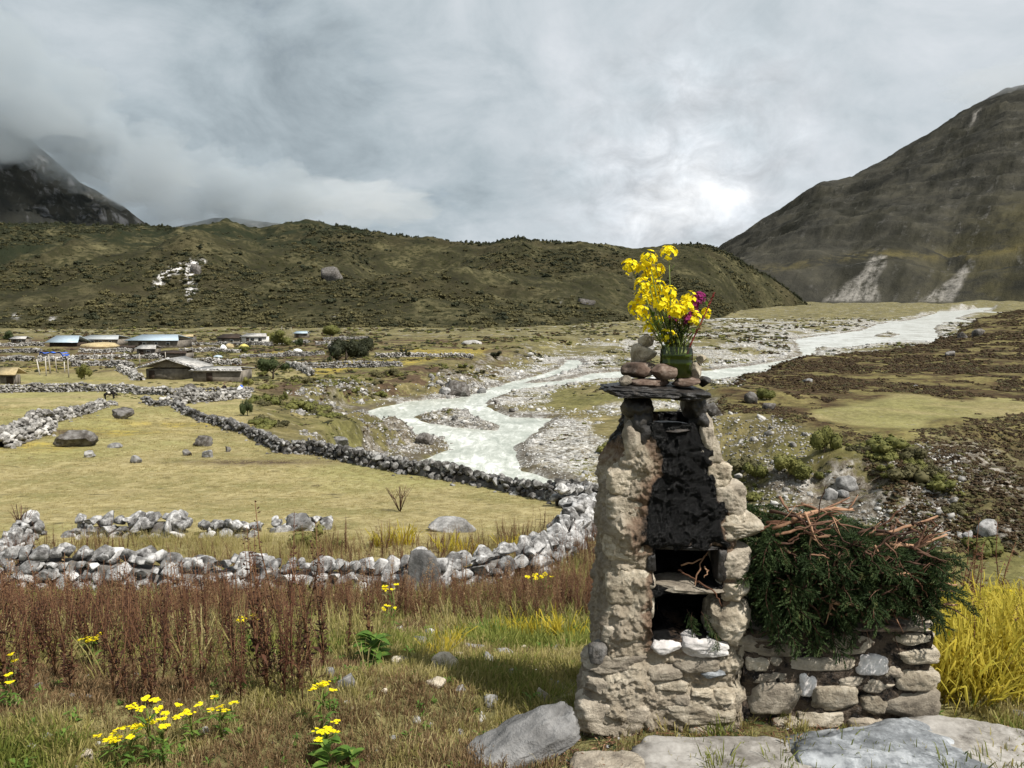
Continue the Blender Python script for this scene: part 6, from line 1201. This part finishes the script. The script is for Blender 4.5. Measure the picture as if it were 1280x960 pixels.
house(224, 241, 418.5, 421, 428, 'stonewall', 'thatch', 'little hay topped shed right of the blue roofed house', wins=0); house(368, 384, 414.5, 417, 422, 'stonewall', 'tin', 'small blue roofed shed behind the leaning poles', wins=0); house(14, 32, 421, 424, 430, 'stonewall', 'roofstone', 'grey stone house beside the dark tree at far left', wins=1)
def heap(px, py, w, h, mat, label, seed, cat='hay heap', name='hay_heap'):
    p = ong(px, py); k = (p.y * CP - p.z * SP) / 960; V, F_ = rockV(seed, 3, 0, rough=.12, freq=3); V = V * np.array([w * k / 2, w * k * .4, h * k]); V[:, 2] = np.maximum(V[:, 2], -.2); o = link(name, mesh_np(name, V, F_, False), M[mat]); o.location = p; return tag(o, label, cat)
heap(305, 437, 14, 7, 'hay', 'bright yellow hay heap below the white walled house', 1); heap(287, 434, 11, 5, 'thatch', 'brown hay heap between cloth and yellow hay', 2); heap(222, 434, 16, 6, 'thatch', 'pale hay heap at the right end of the blue roofed house', 3); heap(125, 433, 46, 5, 'thatch', 'long pale hay bank before the long grey roof', 4)
heap(590, 430, 26, 5, 'roofstone', 'pale stone heap on the far grass above the river', 5, 'stone heap', 'stone_heap'); heap(279, 437, 9, 6, 'whitecloth', 'white cloth bundle beside the brown hay heap', 6, 'cloth', 'cloth_bundle'); heap(272, 447, 12, 3, 'tin', 'pale blue sheet lying below the green bush', 7, 'sheet', 'metal_sheet'); heap(372, 440, 12, 4, 'whitecloth', 'pale cover lying on the wall before the dark round tree', 8, 'cloth', 'cloth_cover')
# blue tarpaulin shelter
p = ong(64, 449); k = p.y / 960; root = empty('tarpaulin_shelter', p, 'bright blue tarpaulin stretched over a low stone shelter', 'shelter'); V = []
for j in range(6):
    for i in range(14): V.append(((i / 13 - .5) * 31 * k, j / 5 * 2.6, 1.35 + .15 * math.sin(i * 1.3) - .05 * j + .1 * math.cos(j + i * .7) - .7 * (abs(i / 13 - .5) > .47)))
sh = link('tarpaulin', mesh_np('tarpaulin', V, gridF(6, 14), True), M['bluetarp'], root); md = sh.modifiers.new('thick', 'SOLIDIFY'); md.thickness = .03
b = MB(); b.box((0, 1.3, .5), (14 * k, 1.2, .7)); link('wall', b.mesh('wall', mats=[M['stonewall']]), None, root)
# poles
for i, (a, t0, b0, dx, lb) in enumerate(((47, 449, 469, 3, 'leftmost leaning pale pole below the blue tarpaulin'), (58, 446, 470, 0, 'thin pole second from the left below the blue tarpaulin'), (62, 443, 467, 1, 'whitest pole in the middle of the pole group'), (70, 445, 465, 1, 'pole third from the right of the pole group'), (81, 452, 466, 0, 'thin short pole second from the right'), (86, 450, 472, 0, 'thin rightmost pole of the pole group'), (353, 407.5, 421, -3, 'left one of two pale poles leaning together'), (364, 408.5, 422, 3, 'right one of two pale poles leaning together'), (175, 442, 457, 0, 'thin white pole left of the stone roofed house'), (207, 440, 450, 0, 'short white pole behind the stone house ridge'), (318, 415, 420, 0, 'tiny pole above the white walled house'))):
    p = ong(a + dx, b0); k = (p.y * CP - p.z * SP) / 960; b = MB(); b.tube([(0, 0, -.2), (-dx * k, 0, (b0 - t0) * k)], [.10 if i != 2 else .14, .07], 6); o = link('pole', b.mesh('pole', True, mats=[M['wood']])); o.location = p; tag(o, lb, 'pole')
# calf and figure
def skinned(name, nodes, edges, mat, parent):
    me = bpy.data.meshes.new(name); me.from_pydata([n[0] for n in nodes], edges, []); o = link(name, me, mat, parent); o.modifiers.new('skin', 'SKIN'); s = o.modifiers.new('sub', 'SUBSURF'); s.levels = 1; s.render_levels = 1
    for v, n in zip(me.skin_vertices[0].data, nodes): v.radius = (n[1], n[2] if len(n) > 2 else n[1])
    me.skin_vertices[0].data[0].use_root = True; return o
p = ong(137, 499); yk = empty('yak_calf', p, 'small black yak calf with a white patch behind the field corner wall', 'yak', rz=.2); z0 = .72
nd = [((.15, 0, .62), .20, .17), ((-.10, 0, .60), .22, .18), ((-.36, 0, .62), .19, .16), ((-.46, 0, .50), .06), ((-.50, 0, .28), .035), ((.36, 0, .64), .18, .15), ((.50, 0, .58), .10), ((.64, 0, .46), .09), ((.74, 0, .34), .055)]
ed = [(0, 1), (1, 2), (2, 3), (3, 4), (0, 5), (5, 6), (6, 7), (7, 8)]
for (bx, bi, r_) in ((.34, 5, 1), (-.36, 2, -1)):
    for s in (-1, 1):
        j = len(nd); nd += [((bx, s * .11, .42), .07), ((bx + .03 * r_, s * .12, .22), .045), ((bx, s * .12, .02), .04)]; ed += [(bi, j), (j, j + 1), (j + 1, j + 2)]
skinned('body', nd, ed, M['yakfur'], yk); v, f = rockV(5, 2, 0, rough=.05); link('white_patch', mesh_np('white_patch', v * np.array([.14, .05, .11]) + np.array([.02, -.185, .64]), f, True), M['whitefur'], yk)
for s in (-1, 1): b = MB(); b.tube([(.62, s * .06, .54), (.62, s * .13, .60), (.60, s * .13, .68)], [.018, .013, .004], 5); link('horn', b.mesh('horn', True, mats=[M['wood']]), None, yk)
p = ong(281, 491); pr = empty('person', p, 'person in dark clothing sitting on the rubble wall', 'person'); h0 = .12
nd = [((0, 0, .25 + h0), .14, .11), ((0, -.02, .48 + h0), .15, .10), ((0, -.03, .66 + h0), .10, .08), ((0, -.04, .76 + h0), .05)]; ed = [(0, 1), (1, 2), (2, 3)]
for s in (-1, 1):
    j = len(nd); nd += [((s * .10, -.28, .30 + h0), .075), ((s * .10, -.36, .02 + h0), .05), ((s * .10, -.44, -.02 + h0), .04), ((s * .19, -.06, .62 + h0), .05), ((s * .23, -.14, .42 + h0), .042), ((s * .12, -.28, .38 + h0), .035)]; ed += [(0, j), (j, j + 1), (j + 1, j + 2), (2, j + 3), (j + 3, j + 4), (j + 4, j + 5)]
skinned('body', nd, ed, M['darkcoat'], pr); v, f = ico(2); link('head', mesh_np('head', v * np.array([.085, .10, .12]) + np.array([0, -.05, .90 + h0]), f, True), M['skin'], pr); link('hair', mesh_np('hair', v * np.array([.095, .105, .10]) + np.array([0, -.02, .95 + h0]), f, True), M['yakfur'], pr)
heap(300, 491, 9, 8, 'whitecloth', 'white and blue bundle lying at the end of the rubble wall', 9, 'bundle', 'cloth_bundle'); heap(302, 489, 6, 8, 'bluetarp', 'blue cloth on the bundle at the end of the rubble wall', 10, 'cloth', 'blue_cloth'); heap(238, 489, 18, 10, 'darkrock', 'brown dome shaped rock behind the rubble wall', 11, 'rock', 'rock')

r = np.random.RandomState(61); n_ = 900; x = r.uniform(.1, 1.95, n_); y = r.uniform(2.35, 2.9, n_); z = terrain(x, y) + .006; lit = []
for i in range(4):
    b = MB(); random.seed(70 + i); a = U_(0, 6); b.tube([(0, 0, 0), (.02, .004, .003), (.045, U_(-.01, .01), .002)], [.0016, .0014, .0007], 4)
    for k in range(5): b.leaf((U_(-.03, .05), U_(-.03, .03), .001), (U_(-1, 1), U_(-1, 1), .2), (0, 0, 1), U_(.008, .02), .004, .1)
    lit.append(b.mesh('litter', mats=[M[('twig', 'dockstem', 'juniper', 'twigdark')[i]]]))
scatter('twig_litter', np.stack([x, y, z], 1), r.uniform(.6, 1.6, n_), lit, 'fine twigs and dead needles littering the soil round the burner foot', 'litter', tilt=.2)
gp = [rock_mesh('pebble', 430 + i, n=1, cuts=6, rough=0) for i in range(4)]
for m_ in gp: m_.materials.append(M['wallstone'])
y = r.uniform(2.4, 7.5, 1400); u = r.uniform(-.75, .75, 1400); x = u * y; k = (fbm(x * 1.2, y * 1.2, 0, 3, 188) > .05) | ((u > -.2) & (u < .1) & (y > 3.3) & (y < 6) & (r.rand(1400) < .6)); x, y = x[k], y[k]
sz = r.uniform(.006, .022, len(x)) * (1 + 1.2 * (r.rand(len(x)) > .93)); scatter('pebbles', np.stack([x, y, terrain(x, y)], 1), np.stack([sz, sz * .8, sz * .6], 1), gp, 'small pebbles scattered through the grass of the near bank', 'pebbles', tilt=.3)
# ------------------------------------------------------------------ cloud lying on the mountains
def cloud_mat(name, dens, col, absb=None):
    m, g = material(name); v = g.n('ShaderNodeVolumePrincipled', {'Color': col, 'Density': dens, 'Anisotropy': 0.0}); g.L(v.outputs[0], g.out.inputs['Volume']); return m
def puff(name, lumps, mat, label, seed):
    """one closed lumpy body of cloud: a voxel free union of displaced ellipsoids"""
    b = MB()
    V, F_ = ico(5)
    c = np.array(lumps[0][0]); r_ = np.array(lumps[0][1]); N = V
    W_ = 1 + .34 * fbm(V[:, 0] * 2.6 + seed, V[:, 1] * 1.6, V[:, 2] * 2.2, 5, seed, .62)
    b.add(V * W_[:, None] * r_ + c, T=F_)
    return tag(link(name, b.mesh(name, True), mat), label, None, None, 'stuff')
CM = cloud_mat('cloud_vapour', .0024, (.60, .65, .69)); CMt = cloud_mat('thin_cloud_vapour', .0016, (.80, .83, .86))  # greyed albedo stands in for the shade of other clouds overhead
def cl(px, py, Y, wpx, hpx, dep, mat, lb, seed):
    p = at(px, py, Y); k = Y / 960; puff('cloud', [((p.x, p.y, p.z), (wpx * k, dep, hpx * k))], mat, lb, seed)
cl(-30, 122, 3700, 160, 84, 480, CM, 'grey cloud bank hiding the top of the left mountain', 1)
cl(75, 172, 3850, 80, 44, 300, CM, 'small grey cloud clinging to the left mountain crest', 2)
cl(165, 205, 4000, 72, 42, 300, CM, 'grey cloud trailing down the shoulder of the left mountain', 3)
cl(235, 236, 4700, 84, 44, 380, CM, 'grey cloud over the left of the faint far mountain', 6)
cl(330, 244, 4800, 84, 36, 380, CM, 'grey cloud over the right of the faint far mountain', 7)
cl(450, 250, 5000, 90, 28, 300, CMt, 'thin grey cloud low over the middle of the ridge', 5)
cl(1262, 104, 3050, 60, 16, 260, CMt, 'wisp of cloud touching the right summit', 4)
S.cycles.volume_bounces = 5; S.cycles.volume_max_steps = 64
